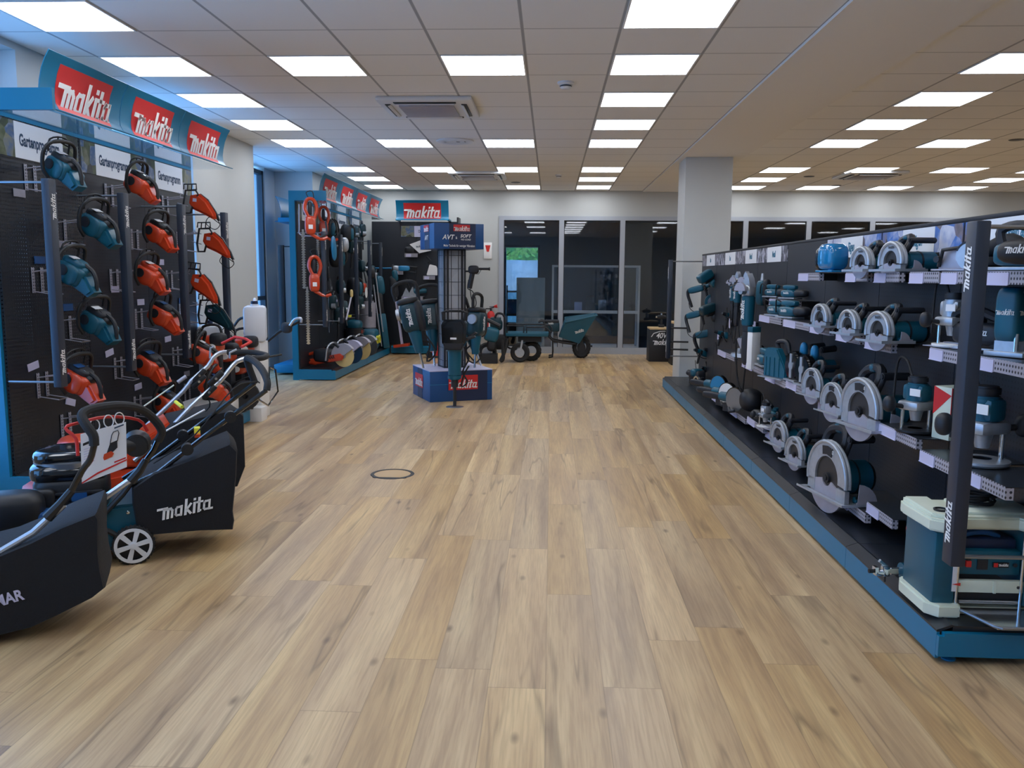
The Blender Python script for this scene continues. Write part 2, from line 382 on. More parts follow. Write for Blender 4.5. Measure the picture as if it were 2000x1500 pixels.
# ---------------------------------------------------------------- lettering
TXT = {}
def text(s, name, parent, o, x, y, size, m, cond=.75, align='CENTER', th=.001, shear=0, bold=.012, label=None):
    key = (s, cond, align, shear, bold)
    if key not in TXT:
        cu = bpy.data.curves.new('t', 'FONT'); cu.body = s; cu.size = 1; cu.align_x = align; cu.align_y = 'CENTER'; cu.offset = bold; cu.shear = shear; cu.extrude = .004; cu.resolution_u = 3
        ob = bpy.data.objects.new('t', cu); C.objects.link(ob); dg = bpy.context.evaluated_depsgraph_get()
        me = bpy.data.meshes.new_from_object(ob.evaluated_get(dg)); bpy.data.objects.remove(ob); me.transform(Matrix.Diagonal((cond,1,1,1))); me.materials.clear(); TXT[key] = me
    me = TXT[key].copy(); me.materials.append(M(m))
    q = bpy.data.objects.new(name, me); C.objects.link(q); q.matrix_world = frame(o, x, y) @ Matrix.Diagonal((size,size,size,1))
    if parent: q.parent = parent
    if label: q['label'] = label
    return q
def _logo():
    m = MB(); W = .27
    def st(pts, w=W):
        for (a, b) in zip(pts, pts[1:]):
            a, b = Vector(a), Vector(b); t = (b-a).normalized()*(w/2); n = Vector((-t.y, t.x))
            m.prism([tuple(a-t*.9+n), tuple(a-t*.9-n), tuple(b+t*.9-n), tuple(b+t*.9+n)], .03)
    st([(-.35,1.05),(.55,1.05)], .24); st([(.28,1.0),(.28,.0)]); st([(.28,.92),(.95,.92),(1.12,.7),(1.12,.0)], .24); st([(.7,.9),(.7,.0)])
    st([(1.98,.92),(1.62,.92),(1.5,.75),(1.5,.2),(1.62,.06),(1.98,.06)], .22); st([(2.05,.95),(2.05,.02)], .24)
    st([(2.5,1.5),(2.5,.0)]); st([(2.98,.98),(2.62,.48),(3.02,.0)], .24)
    st([(3.38,.98),(3.38,.0)]); st([(3.38,1.38),(3.38,1.40)], .26)
    st([(3.86,1.4),(3.86,.0)]); st([(3.64,1.0),(4.2,1.0)], .2); st([(3.86,.06),(4.05,.06)], .2)
    st([(4.88,.92),(4.52,.92),(4.4,.75),(4.4,.2),(4.52,.06),(4.88,.06)], .22); st([(4.95,.95),(4.95,.04),(5.25,.04)], .22)
    m.bm.transform(Matrix(((1,.26,0,0),(0,1,0,0),(0,0,1,0),(0,0,0,1)))); m.bm.transform(Matrix.Translation((-2.6,-.55,0))); m.bm.transform(Matrix.Scale(1/5.9, 4))
    o = m.build('wordmark'); me = o.data; bpy.data.objects.remove(o); return me
LOGO = _logo(); LM = {}
def logo(parent, o, x, y, width, m='white', name='wordmark', hs=1.0):
    if m not in LM: LM[m] = LOGO.copy(); LM[m].materials.append(M(m))
    q = bpy.data.objects.new(name, LM[m]); C.objects.link(q); q.matrix_world = frame(o, x, y) @ Matrix.Diagonal((width,width*hs,width,1)); q.parent = parent
    return q
# ================================================================ ROOM
CEIL = 3.029
YB, YN = 15.9, -3.0
XL, XW = -3.70, 12.0
def struct(o, parent=None):
    if not parent: o['kind'] = 'structure'
    return o
struct(MB().bx(-4.6, XW+.2, YN-.2, YB+.1, -.1, 0).build('floor', 'floor'))
struct(MB().bx(-4.6, 1.67, YN-.2, YB+.1, CEIL, CEIL+.1).bx(2.486, XW+.2, YN-.2, YB+.1, CEIL, CEIL+.1).build('ceiling', 'ceiling'))
struct(MB().bx(1.67, 2.486, YN-.2, YB+.1, CEIL-.02, CEIL+.1).build('trim_1', 'plaster'))
struct(MB().bx(XW, XW+.2, YN, YB+.1, 0, CEIL).build('wall_right', 'wall'))
struct(MB().bx(-4.6, XW+.2, YN-.2, YN, 0, CEIL).build('wall_near', 'wall'))
def wall_run(name, x, t, y0, y1, openings, m='wall'):
    """wall along y, thickness t to the left of x, with openings (ya, yb, za, zb)"""
    b = MB(); y = y0
    for ya, yb, za, zb in openings:
        if ya > y: b.bx(x-t, x, y, ya, 0, CEIL)
        if za > 0: b.bx(x-t, x, ya, yb, 0, za)
        if zb < CEIL: b.bx(x-t, x, ya, yb, zb, CEIL)
        y = yb
    if y1 > y: b.bx(x-t, x, y, y1, 0, CEIL)
    return struct(b.build(name, m))
wins = [(-2.0,.2,.2,2.98),(1.6,3.4,.2,2.98),(4.3,5.85,.2,2.98),(7.1,8.7,.2,2.98)]
wall_run('wall_left', XL, .3, YN, 10.5, wins)
struct(MB().bx(-4.6, -4.3, 10.5, 10.85, 0, CEIL).bx(-4.6, -4.3, 12.65, YB, 0, CEIL).bx(-4.3, XL, 13.1, YB, 0, CEIL).bx(-4.6, XL-.3, 10.2, 10.5, 0, CEIL).build('wall_far_left', 'wall'))
def window(n, x, y0, y1, z0, z1, bars):
    f = MB(); t = .06
    f.bx(x-.04, x+.04, y0, y0+t, z0, z1).bx(x-.04, x+.04, y1-t, y1, z0, z1).bx(x-.04, x+.04, y0, y1, z0, z0+t).bx(x-.04, x+.04, y0, y1, z1-t, z1)
    for k in bars: f.bx(x-.035, x+.035, y0+t, y1-t, k-.03, k+.03)
    o = struct(f.build('window_%d' % n, 'frame_dark')); g = MB().bx(x-.006, x+.006, y0+t, y1-t, z0+t, z1-t).build('pane', 'glass', o)
    return o
for i, (a, b, c, d) in enumerate(wins): window(i+1, XL-.24, a, b, c, d, [2.1] if i != 2 else [2.55])
window(5, -4.36, 10.85, 12.65, 0.05, 2.98, [1.1])
struct(MB().bx(XL, XL+.012, 8.7, 10.5, 0, .07).bx(XL, XL+.012, 5.85, 7.1, 0, .07).build('baseboard_left', 'white'))
# back wall with glazing
G0, G1, GZ = -.98, 8.05, 2.56
struct(MB().bx(-4.6, G0, YB, YB+.2, 0, CEIL).bx(G0, G1, YB, YB+.2, GZ, CEIL).bx(G1, XW+.2, YB, YB+.2, 0, CEIL).build('wall_back', 'wall'))
mull = [G0+.045, .185, 1.315, 2.44, 3.57, 4.715, 5.86, 7.0, G1-.045]
for i in range(8):
    a, b = mull[i], mull[i+1]; f = MB(); y0, y1 = YB-.03, YB+.05
    f.bx(a-.045, a+.045, y0, y1, 0, GZ)
    if i == 7: f.bx(b-.045, b+.045, y0, y1, 0, GZ)
    f.bx(a+.045, b-.045, y0, y1, 0, .125).bx(a+.045, b-.045, y0, y1, GZ-.075, GZ)
    o = struct(f.build('window_%d' % (6+i), 'alu')); MB().bx(a+.045, b-.045, YB+.005, YB+.015, .125, GZ-.075).build('pane', 'glass_dark', o)
    MB().bx(a+.045, a+.055, y0+.01, y1-.01, .125, GZ-.075).bx(b-.055, b-.045, y0+.01, y1-.01, .125, GZ-.075).bx(a+.055, b-.055, y0+.01, y1-.01, GZ-.085, GZ-.075).build('gasket', 'ink_black', o)
# pillar
px0, px1, py0 = 1.735, 2.345, 11.30
struct(MB().bx(px0, px1, py0, py0+.6, 0, CEIL-.02, bev=.006).build('pillar', 'pillar'))
# room behind the glazing
struct(MB().bx(-4.0, 12, YB+.2, 21, -.1, 0).build('floor_back_room', 'back_floor'))
struct(MB().bx(-4.0, 12, YB+.2, 21, 2.75, 2.85).build('ceiling_back_room', 'back_wall'))
struct(MB().bx(-4.2, -1.16, 20.8, 21, 0, 2.75).bx(-.28, 3.2, 20.8, 21, 0, 2.75).bx(-1.16, -.28, 20.8, 21, 2.2, 2.75).bx(4.1, 12, 20.8, 21, 0, 2.75).bx(3.2, 4.1, 20.8, 21, 0, .7).bx(3.2,4.1,20.8,21,2.3,2.75).build('wall_back_room', 'back_wall'))
struct(MB().bx(-1.75, -1.55, YB+.2, 20.8, 0, 2.75).build('wall_back_room_left', 'back_wall'))
struct(MB().bx(11.8, 12, YB+.2, 20.8, 0, 2.75).build('wall_back_room_right', 'back_wall'))
d = struct(MB().bx(-1.16, -1.11, 20.76, 21, 0, 2.2).bx(-.33, -.28, 20.76, 21, 0, 2.2).bx(-1.11, -.33, 20.76, 21, 2.14, 2.2).build('door_1', 'frame_dark'))
MB().bx(-1.11, -.33, 20.9, 20.91, .0, 2.14).build('pane', 'glass', d)
w5 = struct(MB().bx(3.2, 3.26, 20.8, 20.9, .7, 2.3).bx(4.04, 4.1, 20.8, 20.9, .7, 2.3).bx(3.26, 4.04, 20.8, 20.9, .7, .76).bx(3.26, 4.04, 20.8, 20.9, 2.24, 2.3).bx(3.26, 4.04, 20.8, 20.9, 1.86, 1.94).build('window_14', 'frame_dark'))  # added window; its blue stands in for the left windows mirrored in the glazing
MB().bx(3.26, 4.04, 20.85, 20.86, .76, 2.24).build('pane', 'glass', w5)
# outside
struct(MB().bx(-30, 30, 21, 60, -.15, -.05).build('ground_outside', 'grass'))
def sheet(name, p00, p10, p01, nx, ny, amp, m, seed=1, th=.01):
    rnd = random.Random(seed); b = bmesh.new(); p00, p10, p01 = Vector(p00), Vector(p10), Vector(p01); nrm = (p10-p00).cross(p01-p00).normalized()
    ph = [rnd.uniform(0, 6) for _ in range(6)]
    V = [[b.verts.new(p00+(p10-p00)*(i/nx)+(p01-p00)*(j/ny)+nrm*amp*(math.sin(i*.9+ph[0]+j*.3)+.6*math.sin(j*.8+ph[1])+.5*math.sin(i*2.1+ph[2]-j*.5))) for j in range(ny+1)] for i in range(nx+1)]
    for i in range(nx):
        for j in range(ny): b.faces.new((V[i][j], V[i+1][j], V[i+1][j+1], V[i][j+1]))
    bmesh.ops.solidify(b, geom=b.faces[:], thickness=th)
    m_ = MB(); m_._add(b); return m_
tag(sheet('tarp', (-2.6,23.2,-.04), (.9,23.6,-.04), (-2.6,23.3,1.88), 24, 12, .05, 'tarp', 3).build('tarp', 'tarp'), 'pale grey tarpaulin fence hung outside the open doorway behind the glazing', 'tarpaulin')
hb = MB(); rnd = random.Random(5)
for k in range(2600):
    c = Vector((rnd.uniform(-3.4,2.2), rnd.uniform(24.6,26.2), rnd.uniform(.3,3.9))); a = Vector((rnd.uniform(-1,1),rnd.uniform(-1,1),rnd.uniform(-1,1)))*.10; b_ = Vector((rnd.uniform(-1,1),rnd.uniform(-1,1),rnd.uniform(-1,1)))*.13
    v = [hb.bm.verts.new(c), hb.bm.verts.new(c+a), hb.bm.verts.new(c+a+b_), hb.bm.verts.new(c+b_)]; hb.bm.faces.new(v)
hb.blob((-.6,25.9,1.6),(5.2,.8,3.2),.7)
tag(hb.build('hedge', 'leaf'), 'green leafy hedge outside behind the pale tarpaulin', 'hedge')
# ---------------------------------------------------------------- ceiling fittings
def lamp_proto():
    t = thing('ceiling_light', 'lit', 'ceiling light')
    z = 0
    MB().bx(.008,.617,.008,.02,-.006,0).bx(.008,.617,.605,.617,-.006,0).bx(.008,.02,.02,.605,-.006,0).bx(.605,.617,.02,.605,-.006,0).build('frame', 'white', t)
    MB().bx(.02,.605,.02,.605,-.004,0).build('diffuser', 'lamp', t)
    return t
lp = lamp_proto()
cols = ['column nearest the left wall', 'second column from left wall', 'third column from left wall', 'column left of plaster strip']
rows = {-8:'second row behind the viewer', -4:'row just behind the viewer', 0:'nearest row in view', 2:'second row', 4:'third row', 6:'fourth row', 10:'fifth row', 12:'sixth row', 14:'last row before the back wall'}
for j, ii in ((-10,(0,2,4,6)),(-8,(0,6)),(-6,(0,6)),(-4,(0,2,4,6)),(-2,(0,6)),(0,(0,2,4,6)),(2,(0,6)),(4,(0,6)),(6,(0,2,4,6)),(10,(0,2,4,6)),(12,(0,6)),(14,(0,2,4,6))):
    rn = rows.get(j, 'row behind the viewer %s' % {-10:'farthest back',-6:'two rows behind',-2:'overhead'}.get(j, ''))
    for i in ii:
        place(lp, 'ceiling light, %s, %s' % (cols[i//2], rn), (X0L+T*i, Y0+T*j, CEIL), group='square ceiling lights left of the plaster strip')
colr = {0:'column right of plaster strip', 2:'second column right of strip', 4:'third column right of strip', 6:'fourth column right of strip', 10:'rightmost column'}
for j, ii in ((-8,(0,4,10)),(-4,(0,6,10)),(0,(0,6,10)),(2,(0,6)),(4,(0,10)),(6,(0,2,8)),(10,(0,2,4,6,10)),(12,(0,6)),(14,(0,2,4,6,10))):
    rn = rows.get(j)
    for i in ii:
        place(lp, 'ceiling light, %s, %s' % (colr.get(i, 'fifth column right of strip'), rn), (XR+T*i, Y0+T*j, CEIL), group='square ceiling lights right of the plaster strip')
def ac(x, y, label):
    t = thing('air_conditioner', label, 'air conditioner', (x, y, CEIL))
    MB().box((0,0,-.02), (.86,.86,.045), bev=.02).build('body', 'white_plastic', t)
    MB().box((0,0,-.052), (.5,.5,.02), bev=.008).build('intake_grille', 'galv', t)
    for k in range(4):
        a = k*PI/2; MB().box((0,0,0), (.56,.05,.012), bev=.004).build('louvre', 'frame_dark', t, mtx=Matrix.Rotation(a,4,'Z') @ Tr(0,-.345,-.044))
    for k in range(4):
        a = k*PI/2; MB().box((0,0,0), (.54,.03,.01), bev=.004).build('flap', 'white_plastic', t, mtx=Matrix.Rotation(a,4,'Z') @ Tr(0,-.33,-.054) @ Matrix.Rotation(.4,4,'X'))
ac(-1.145, 8.03, 'white ceiling cassette air conditioner nearest the camera between the light columns')
ac(-1.16, 13.4, 'white ceiling cassette air conditioner far back above the column display')
ac(4.8, 13.25, 'white ceiling cassette air conditioner in the right ceiling beyond the pillar')
def detector(x, y, label, s=1):
    t = thing('smoke_detector', label, 'smoke detector', (x, y, CEIL), sc=s)
    MB().lathe([(0,-.0),(.062,-.0),(.062,-.012),(.05,-.022),(0,-.022)]).build('base', 'white_plastic', t)
    MB().lathe([(.04,-.022),(.044,-.036),(.03,-.05),(0,-.053)]).build('sensor_head', 'white_plastic', t)
    MB().lathe([(.0405,-.024),(.0455,-.03),(.0445,-.035),(.04,-.035)]).build('vent_slot', 'frame_dark', t)
detector(.1, 7.1, 'white round smoke detector on a tile nearest the camera', 1.1); detector(.1, 13.44, 'small white smoke detector far back between two light columns', .9)
def ring(x, y, label, r=.22):
    t = thing('ceiling_diffuser', label, 'ceiling vent', (x, y, CEIL))
    MB().lathe([(r*.6,-.002),(r,-.002),(r,-.012),(r*.93,-.018),(r*.6,-.014)], 32).build('outer_ring', 'white_plastic', t)
    MB().lathe([(0,-.012),(r*.5,-.016),(r*.55,-.006),(0,-.006)], 32).build('centre_disc', 'white_plastic', t)
    MB().lathe([(r*.1,-.019),(r*.42,-.017),(r*.42,-.0135)], 24, Tr(r*.3,0,-.003) @ Matrix.Scale(.6,4)).build('dark_slot', 'frame_dark', t)
ring(-1.145, 10.1, 'round white ceiling diffuser with dark slot in the left ceiling'); 
for x, y, l in ((5.24,10.02,'small dark round ceiling opening at right edge of photo'),(-.62,14.55,'tiny dark ceiling spot between the last light rows'),(3.5,15.4,'dark oval ceiling spot near the back wall beside the pillar'),(4.85,14.9,'dark oval ceiling spot among the far right lights'),(4.0,13.6,'slanted dark ceiling slot next to the far air conditioner')):
    tag(MB().lathe([(0,-.006),(.075,-.006),(.085,0)], 20, Tr(x, y, CEIL)).build('recessed_spotlight', 'frame_dark'), l, 'spotlight')
# floor outlet
t = thing('floor_outlet', 'round floor outlet lid with dark ring in the plank floor', 'floor outlet', (-1.156, 6.04, 0))
MB().lathe([(.135,0),(.135,.003),(.158,.003),(.162,0)], 40).build('ring', 'charcoal', t)
MB().lathe([(0,.002),(.13,.002),(.135,0)], 40).build('lid', 'sand', t)
MB().prism([(-.11,-.118),(.11,-.118),(.125,-.1),(-.125,-.1)], .004).build('lid_lip', 'charcoal', t, mtx=Tr(0,-.015,.002))
# ================================================================ DISPLAY FURNITURE
LY = Vector((0,1,0)); UZ = Vector((0,0,1))
def post(parent, x, y, z0, z1, side, xb, name='display_post', low=True, m='post'):
    """hanging post held off the back panel by rods; side=+1: the aisle is towards +x"""
    p = MB().box((x, y, (z0+z1)/2), (.052, .075, z1-z0), bev=.006).build(name, m, parent)
    rods = MB().tube([(x, y, z1-.02), (xb, y, z1-.02)], .008)
    if low: rods.tube([(x, y, z0+.03), (xb, y, z0+.03)], .008)
    rods.build('rod', 'steel', p)
    for z in (z1-.17, z0+.16):
        if side > 0: logo(p, (x+.0275, y, z), UZ, (0,-1,0), .17)
        else: logo(p, (x-.0275, y, z), UZ, (0,1,0), .17)
    return p
def fascia(parent, x, y0, y1, s, h=.125, lip=.055, top=.15, m='shop_blue'):
    """plinth front of one bay: blue upright with a sloping lip, s=+1 faces +x"""
    mt = Tr(x, (y0+y1)/2, 0) @ Matrix(((-s,0,0,0),(0,0,1,0),(0,1,0,0),(0,0,0,1)))
    MB().prism([(.0,h+.0005),(.012,h),(.012+lip,top),(lip,top+.004),(0,h+.008)], y1-y0-.004, mtx=mt).build('plinth_lip', 'deck', parent)  # lip painted in the dark deck colour, standing in for its dark reflection
    return MB().prism([(0,.02),(.012,.02),(.012,h-.0005),(0,h)], y1-y0-.004,
        mtx=Tr(x, (y0+y1)/2, 0) @ Matrix(((-s,0,0,0),(0,0,1,0),(0,1,0,0),(0,0,0,1)))).build('plinth_front', m, parent)
BAN = [(0,.36),(-.03,.31),(-.055,.25),(-.072,.18),(-.08,.12),(-.076,.07),(-.055,.03),(-.02,.008),(.02,0)]
def banner(parent, o, along, out, w, word=True):
    """curved sign: profile in the (out, up) plane, running along"""
    o = Vector(o); out = Vector(out); along = Vector(along)
    mt = Matrix(((out.x,0,along.x,o.x),(out.y,0,along.y,o.y),(out.z,1,along.z,o.z),(0,0,0,1))) @ Tr(0,0,w/2)
    b = MB().ribbon(BAN, w-.008, .006, mt).build('sign_panel', 'shop_blue', parent)
    if word:
        MB().ribbon([(p[0]+.0065, p[1]) for p in BAN[1:7]], w*.66, .0015, mt).build('sign_print', 'sign_red', b)
        rd = out.cross(UZ); rd = -rd if rd.dot(along) < 0 else rd
        xdir = UZ.cross(out)
        c = o+along*w/2+out*-.052+UZ*.118
        up = (UZ*.12+out*.022).normalized()
        logo(b, c, xdir, up, w*.70, hs=1.15)
    return b
def poster(parent, x, y0, y1, z0, z1, s, word, photo, wy=.5, size=.07, col='ink', name='header_poster'):
    """printed strip on a back panel, s=+1 faces +x; white field in the middle"""
    d = MB().bx(x, x+s*.004, y0, y1, z0, z1).build(name, photo, parent)
    w = y1-y0; a, b = y0+w*(.5-wy/2), y0+w*(.5+wy/2)
    MB().bx(x+s*.0041, x+s*.006, a, b, z0, z1).build('text_field', 'paper', d)
    if word: text(word, 'lettering', d, (x+s*.0065, (a+b)/2, z0+(z1-z0)*.5), (0,s,0), UZ, size, col, .6, bold=.03)
    return d
def left_gondola(name, label, y0, y1, bays, ban_y0, words, open_bays=(), zposts=(.74,2.04), xp=-3.12, posts=True):
    t = thing(name, label, 'display shelving', (0,0,0)); xb, xf = -3.46, -2.965
    bw = (y1-y0)/bays
    for k in range(bays):
        a, b = y0+bw*k, y0+bw*(k+1)
        MB().bx(xb-.03, xb, a+.002, b-.002, .15, 2.44).build('back_panel', 'perforated_open' if k in open_bays else 'perforated', t)
        fascia(t, xf, a, b, 1); MB().bx(xb, xf-.06, a+.002, b-.002, .05, .15).build('plinth_deck', 'deck', t)
        poster(t, xb, a+.02, b-.02, 2.20, 2.43, 1, words[k] if k < len(words) else '', 'photo_garden', .58, .105)
    e = MB().bx(xb-.10, xb-.02, y0-.03, y0, 0, 2.58).bx(xb-.02, xf-.08, y0-.03, y0, 2.45, 2.58).bx(xb-.02, xf, y0-.03, y0, .012, .135).bx(xb-.02,xf-.06,y0-.03,y0,.135,.15)
    e.build('side_frame', 'shop_blue', t)
    MB().bx(xb-.10, xb-.03, y1, y1+.03, 0, 2.58).build('upright', 'shop_blue', t)
    MB().bx(xb-.03, xb, y0, y1, 2.44, 2.58).build('header_rail', 'shop_blue', t)
    MB().bx(xb, -3.10, ban_y0, y1, 2.452, 2.456).build('acrylic_canopy', 'glass', t)
    n = int(round((y1-ban_y0)/.965)); w = (y1-ban_y0)/n
    for k in range(n): banner(t, (-3.07, ban_y0+w*k, 2.455), (0,1,0), (1,0,0), w)
    if posts:
        for k in range(bays+1): post(t, xp, min(y0+bw*k, y1-.03)-.06*(k > 0), zposts[0], zposts[1], 1, xb)
    return t
L1 = left_gondola('display_gondola', 'near left blue framed perforated shelving unit hung with chainsaws', 5.18, 8.09, 3, 5.18, ['Gartenprogramm']*3, open_bays=(0,))
L2 = left_gondola('display_gondola', 'far left blue framed shelving unit with orange hedge trimmers', 11.45, 15.4, 4, 11.45, ['Gartenprogramm']*4, xp=-3.10)
# low hoop of the second unit
MB().tube([(-3.42,11.43,2.4),(-3.42,11.42,2.1),(-3.40,11.42,1.99),(-3.14,11.42,1.97)], .009, smooth=4).build('hook_rod', 'galv', L2)
# rear side unit behind the far left gondola
t = thing('rear_gondola', 'narrow blue shelving unit back to back behind the far left unit', 'display shelving')
MB().bx(-3.60,-3.57,12.0,12.9,.15,2.44).build('back_panel', 'panel', t)
MB().bx(-4.02,-3.6,12.0,13.0,.03,.15,bev=.004).build('plinth_deck', 'shop_blue', t)
b = banner(t, (-3.93,12.0,2.2), (0,1,0), (-1,0,0), 1.0, False)
MB().bx(-3.9,-3.6,12.0,12.03,2.2,2.26).build('sign_bracket','shop_blue',t)
MB().box((-3.86,11.98,1.27),(.08,.05,1.2),bev=.005).build('display_post','black',t); MB().tube([(-3.86,11.98,1.85),(-3.6,11.98,1.85)],.008).tube([(-3.86,11.98,.72),(-3.6,11.98,.72)],.008).build('rod','black',t)
# corner unit on the back wall
t = thing('corner_gondola', 'blue framed shelving unit on the back wall at the far left corner', 'display shelving')
BKY = 15.74
for k in range(2):
    a = -3.35+.83*k; MB().bx(a+.002, a+.828, BKY, BKY+.03, .15, 2.44).build('back_panel', 'perforated', t)
MB().bx(-2.95,-1.72,15.44,BKY,.05,.15).build('plinth_deck','deck',t)
MB().prism([(0,.02),(.012,.02),(.012,.125),(.06,.15),(.05,.154),(0,.133)], 1.22, mtx=Tr(-2.335,15.40,0) @ Matrix(((0,0,1,0),(1,0,0,0),(0,1,0,0),(0,0,0,1)))).build('plinth_front','shop_blue',t)
MB().bx(-1.72,-1.69,15.40,BKY+.03,0,2.5).build('side_frame','perforated',t)
b = MB().ribbon(BAN, .96, .006, Matrix(((0,0,1,-2.35),(-1,0,0,15.36),(0,1,0,2.44),(0,0,0,1)))).build('sign_panel','shop_blue',t)
MB().ribbon([(p[0]+.0065,p[1]) for p in BAN[1:7]], .68, .0015, Matrix(((0,0,1,-2.35),(-1,0,0,15.36),(0,1,0,2.44),(0,0,0,1)))).build('sign_print','sign_red',b)
logo(b, (-2.35,15.412,2.56), (1,0,0), (0,-.1,1), .70, hs=1.1)
MB().bx(-2.84,-2.8,15.42,BKY,2.44,2.47).bx(-1.9,-1.86,15.42,BKY,2.44,2.47).build('sign_bracket','shop_blue',t)
d = MB().bx(-2.8,-1.8,BKY-.006,BKY,2.16,2.36).build('header_poster','photo_garden',t)
MB().bx(-2.55,-2.0,BKY-.008,BKY-.006,2.16,2.36).build('text_field','label',d); text('Diamantwerkzeuge','lettering',d,(-2.27,BKY-.009,2.26),(1,0,0),UZ,.075,'ink',.7)
# ---------------------------------------------------------------- right unit
R = thing('display_gondola', 'long low blue shelving unit on the right full of saws', 'display shelving')
RX, RF, RY0, RY1 = 1.96, 1.495, 3.14, 11.12
bounds = [3.14, 4.14, 5.14, 6.14, 7.14, 8.14, 9.14, 10.14, 11.12]
for a, b in zip(bounds, bounds[1:]):
    MB().bx(RX, RX+.03, a+.003, b-.003, .15, 1.735).build('back_panel', 'perforated' if a < 4.2 else 'panel', R)
    fascia(R, RF, a, b, -1)
    MB().bx(RF+.06, RX, a+.002, b-.002, .05, .15).build('plinth_deck', 'deck', R)
MB().bx(RX-.004, RX+.05, RY0, RY1, 1.735, 1.755, bev=.003).build('top_trim', 'charcoal', R)
MB().bx(RF, RX+.06, RY0-.02, RY0, .035, .115).bx(RF+.02, RX+.06, RY0-.02, RY0+.006, .115, .128).build('plinth_end', 'shop_blue', R)
MB().lathe([(0,0),(.026,0),(.026,.006),(.008,.012),(.008,.04)],16,Tr(RF+.07,RY0+.04,0)).build('levelling_foot','cyan',R)
MB().bx(RF+.03, RX, RY1, RY1+.02, 0, .15).build('plinth_end', 'shop_blue', R)
for (a, b, wd, ph, wy) in ((7.14,7.98,'Metall','photo_gravel',.55),(8.0,8.84,'Metall','photo_gravel',.55),(8.86,9.9,'Bau','photo_gravel',.5),(9.92,11.1,'Bau','photo_gravel',.45),(5.15,6.13,'Sägen','photo_work',.4),(4.15,5.13,'Sägen','photo_work',.4),(3.15,4.13,'Hobeln & Fräsen','photo_work',.86)):
    poster(R, RX, a, b, 1.60, 1.732, -1, wd, ph, wy, .085 if wd[0] == 'S' else .075, 'ink_teal')
post(R, 1.515, 3.10, .41, 1.672, -1, RX+.03); post(R, 1.545, 11.06, .40, 1.68, -1, RX)
for z in (.62,.80,.52):
    MB().tube([(1.545,11.06,z),(1.80,11.02,z)],.012).build('rod','black',R)
# ---------------------------------------------------------------- column display
ST = thing('column_display', 'blue square column display with printed boxes at top and bottom', 'display stand', (-1.187,10.06,0), (0,0,math.radians(24)))
h = .3825
MB().bx(-h,h,-h,h,0,.355,bev=.003).build('base_box','royal',ST)
MB().bx(-h-.002,h+.002,-h-.002,h+.002,.355,.365).build('base_top','label',ST)
bf = MB().bx(-h,h,-h-.002,-h,.20,.205).build('stripe','cyan',ST)
MB().bx(-.10,.32,-h-.003,-h,.0,.355).build('dark_print','royal_dark',ST); MB().bx(-h-.003,-h,-.05,.15,0,.355).build('dark_print','royal_dark',ST)
def sub_logo(par, o, x, y, w, redbox, zoff=.004):
    """red field with the white word, in the display's own coordinates"""
    o = Vector(o); x = Vector(x); y = Vector(y); n = x.cross(y)
    mt = frame(o, x, y); r = MB().prism([(-w/2,-redbox*.45),(w/2,-redbox*.45),(w/2,redbox*.55),(-w/2,redbox*.55)], .002, mt).build('logo_field','sign_red',par)
    l = logo(par, o+n*zoff-y*redbox*.12, x, y, w*1.02, hs=.95)
sub_logo(ST,(.02,-h-.005,.21),(1,0,0),UZ,.36,.17); sub_logo(ST,(-h-.005,.08,.20),(0,-1,0),UZ,.34,.16)
c = .132
MB().bx(-c,c,-c,c,.365,1.77,bev=.02).build('column','mesh_print',ST)
wz = MB()
for k in range(9): wz.bx(-c-.004,c+.004,-c-.004,c+.004,.45+.155*k,.456+.155*k)
for a in (-.128,-.10,-.045,.045,.10,.128): wz.bx(a-.0035,a+.0035,-c-.004,c+.004,.365,1.77).bx(-c-.004,c+.004,a-.0035,a+.0035,.365,1.77)
wz.build('wire_grid','frame_dark',ST)
MB().bx(-.105,-.075,-c-.006,c+.006,.365,1.77).bx(.075,.095,-c-.006,c+.006,.365,1.77).build('post_strip','charcoal',ST)
g = .30; z0, z1 = 1.765, 2.055
MB().bx(-g,g,-g,g,z0,z1,bev=.003).build('head_box','royal',ST)
MB().bx(-.12,.2,-g-.002,-g,z0,z1).build('dark_print','royal_dark',ST); MB().bx(-g-.002,-g,-.1,.1,z0,z1).build('dark_print','royal_dark',ST)
sub_logo(ST,(.03,-g-.004,2.0),(1,0,0),UZ,.2,.075,.003); sub_logo(ST,(-g-.004,.02,2.0),(0,-1,0),UZ,.2,.075,.003)
text('AVT','lettering',ST,(-.135,-g-.004,1.895),(1,0,0),UZ,.075,'white',.95,shear=.25,bold=.02)
text('&','lettering',ST,(-.035,-g-.004,1.89),(1,0,0),UZ,.04,'white'); text('SOFT','lettering',ST,(.075,-g-.004,1.912),(1,0,0),UZ,.05,'white',1.1,shear=.25,bold=.02); text('NO LOAD','lettering',ST,(.08,-g-.004,1.872),(1,0,0),UZ,.026,'white',1.0)
text('Mehr Technik für weniger Vibration','lettering',ST,(.0,-g-.004,1.80),(1,0,0),UZ,.036,'white',.72)
text('AVT','lettering',ST,(-g-.004,.02,1.895),(0,-1,0),UZ,.075,'white',.95,shear=.25,bold=.02)
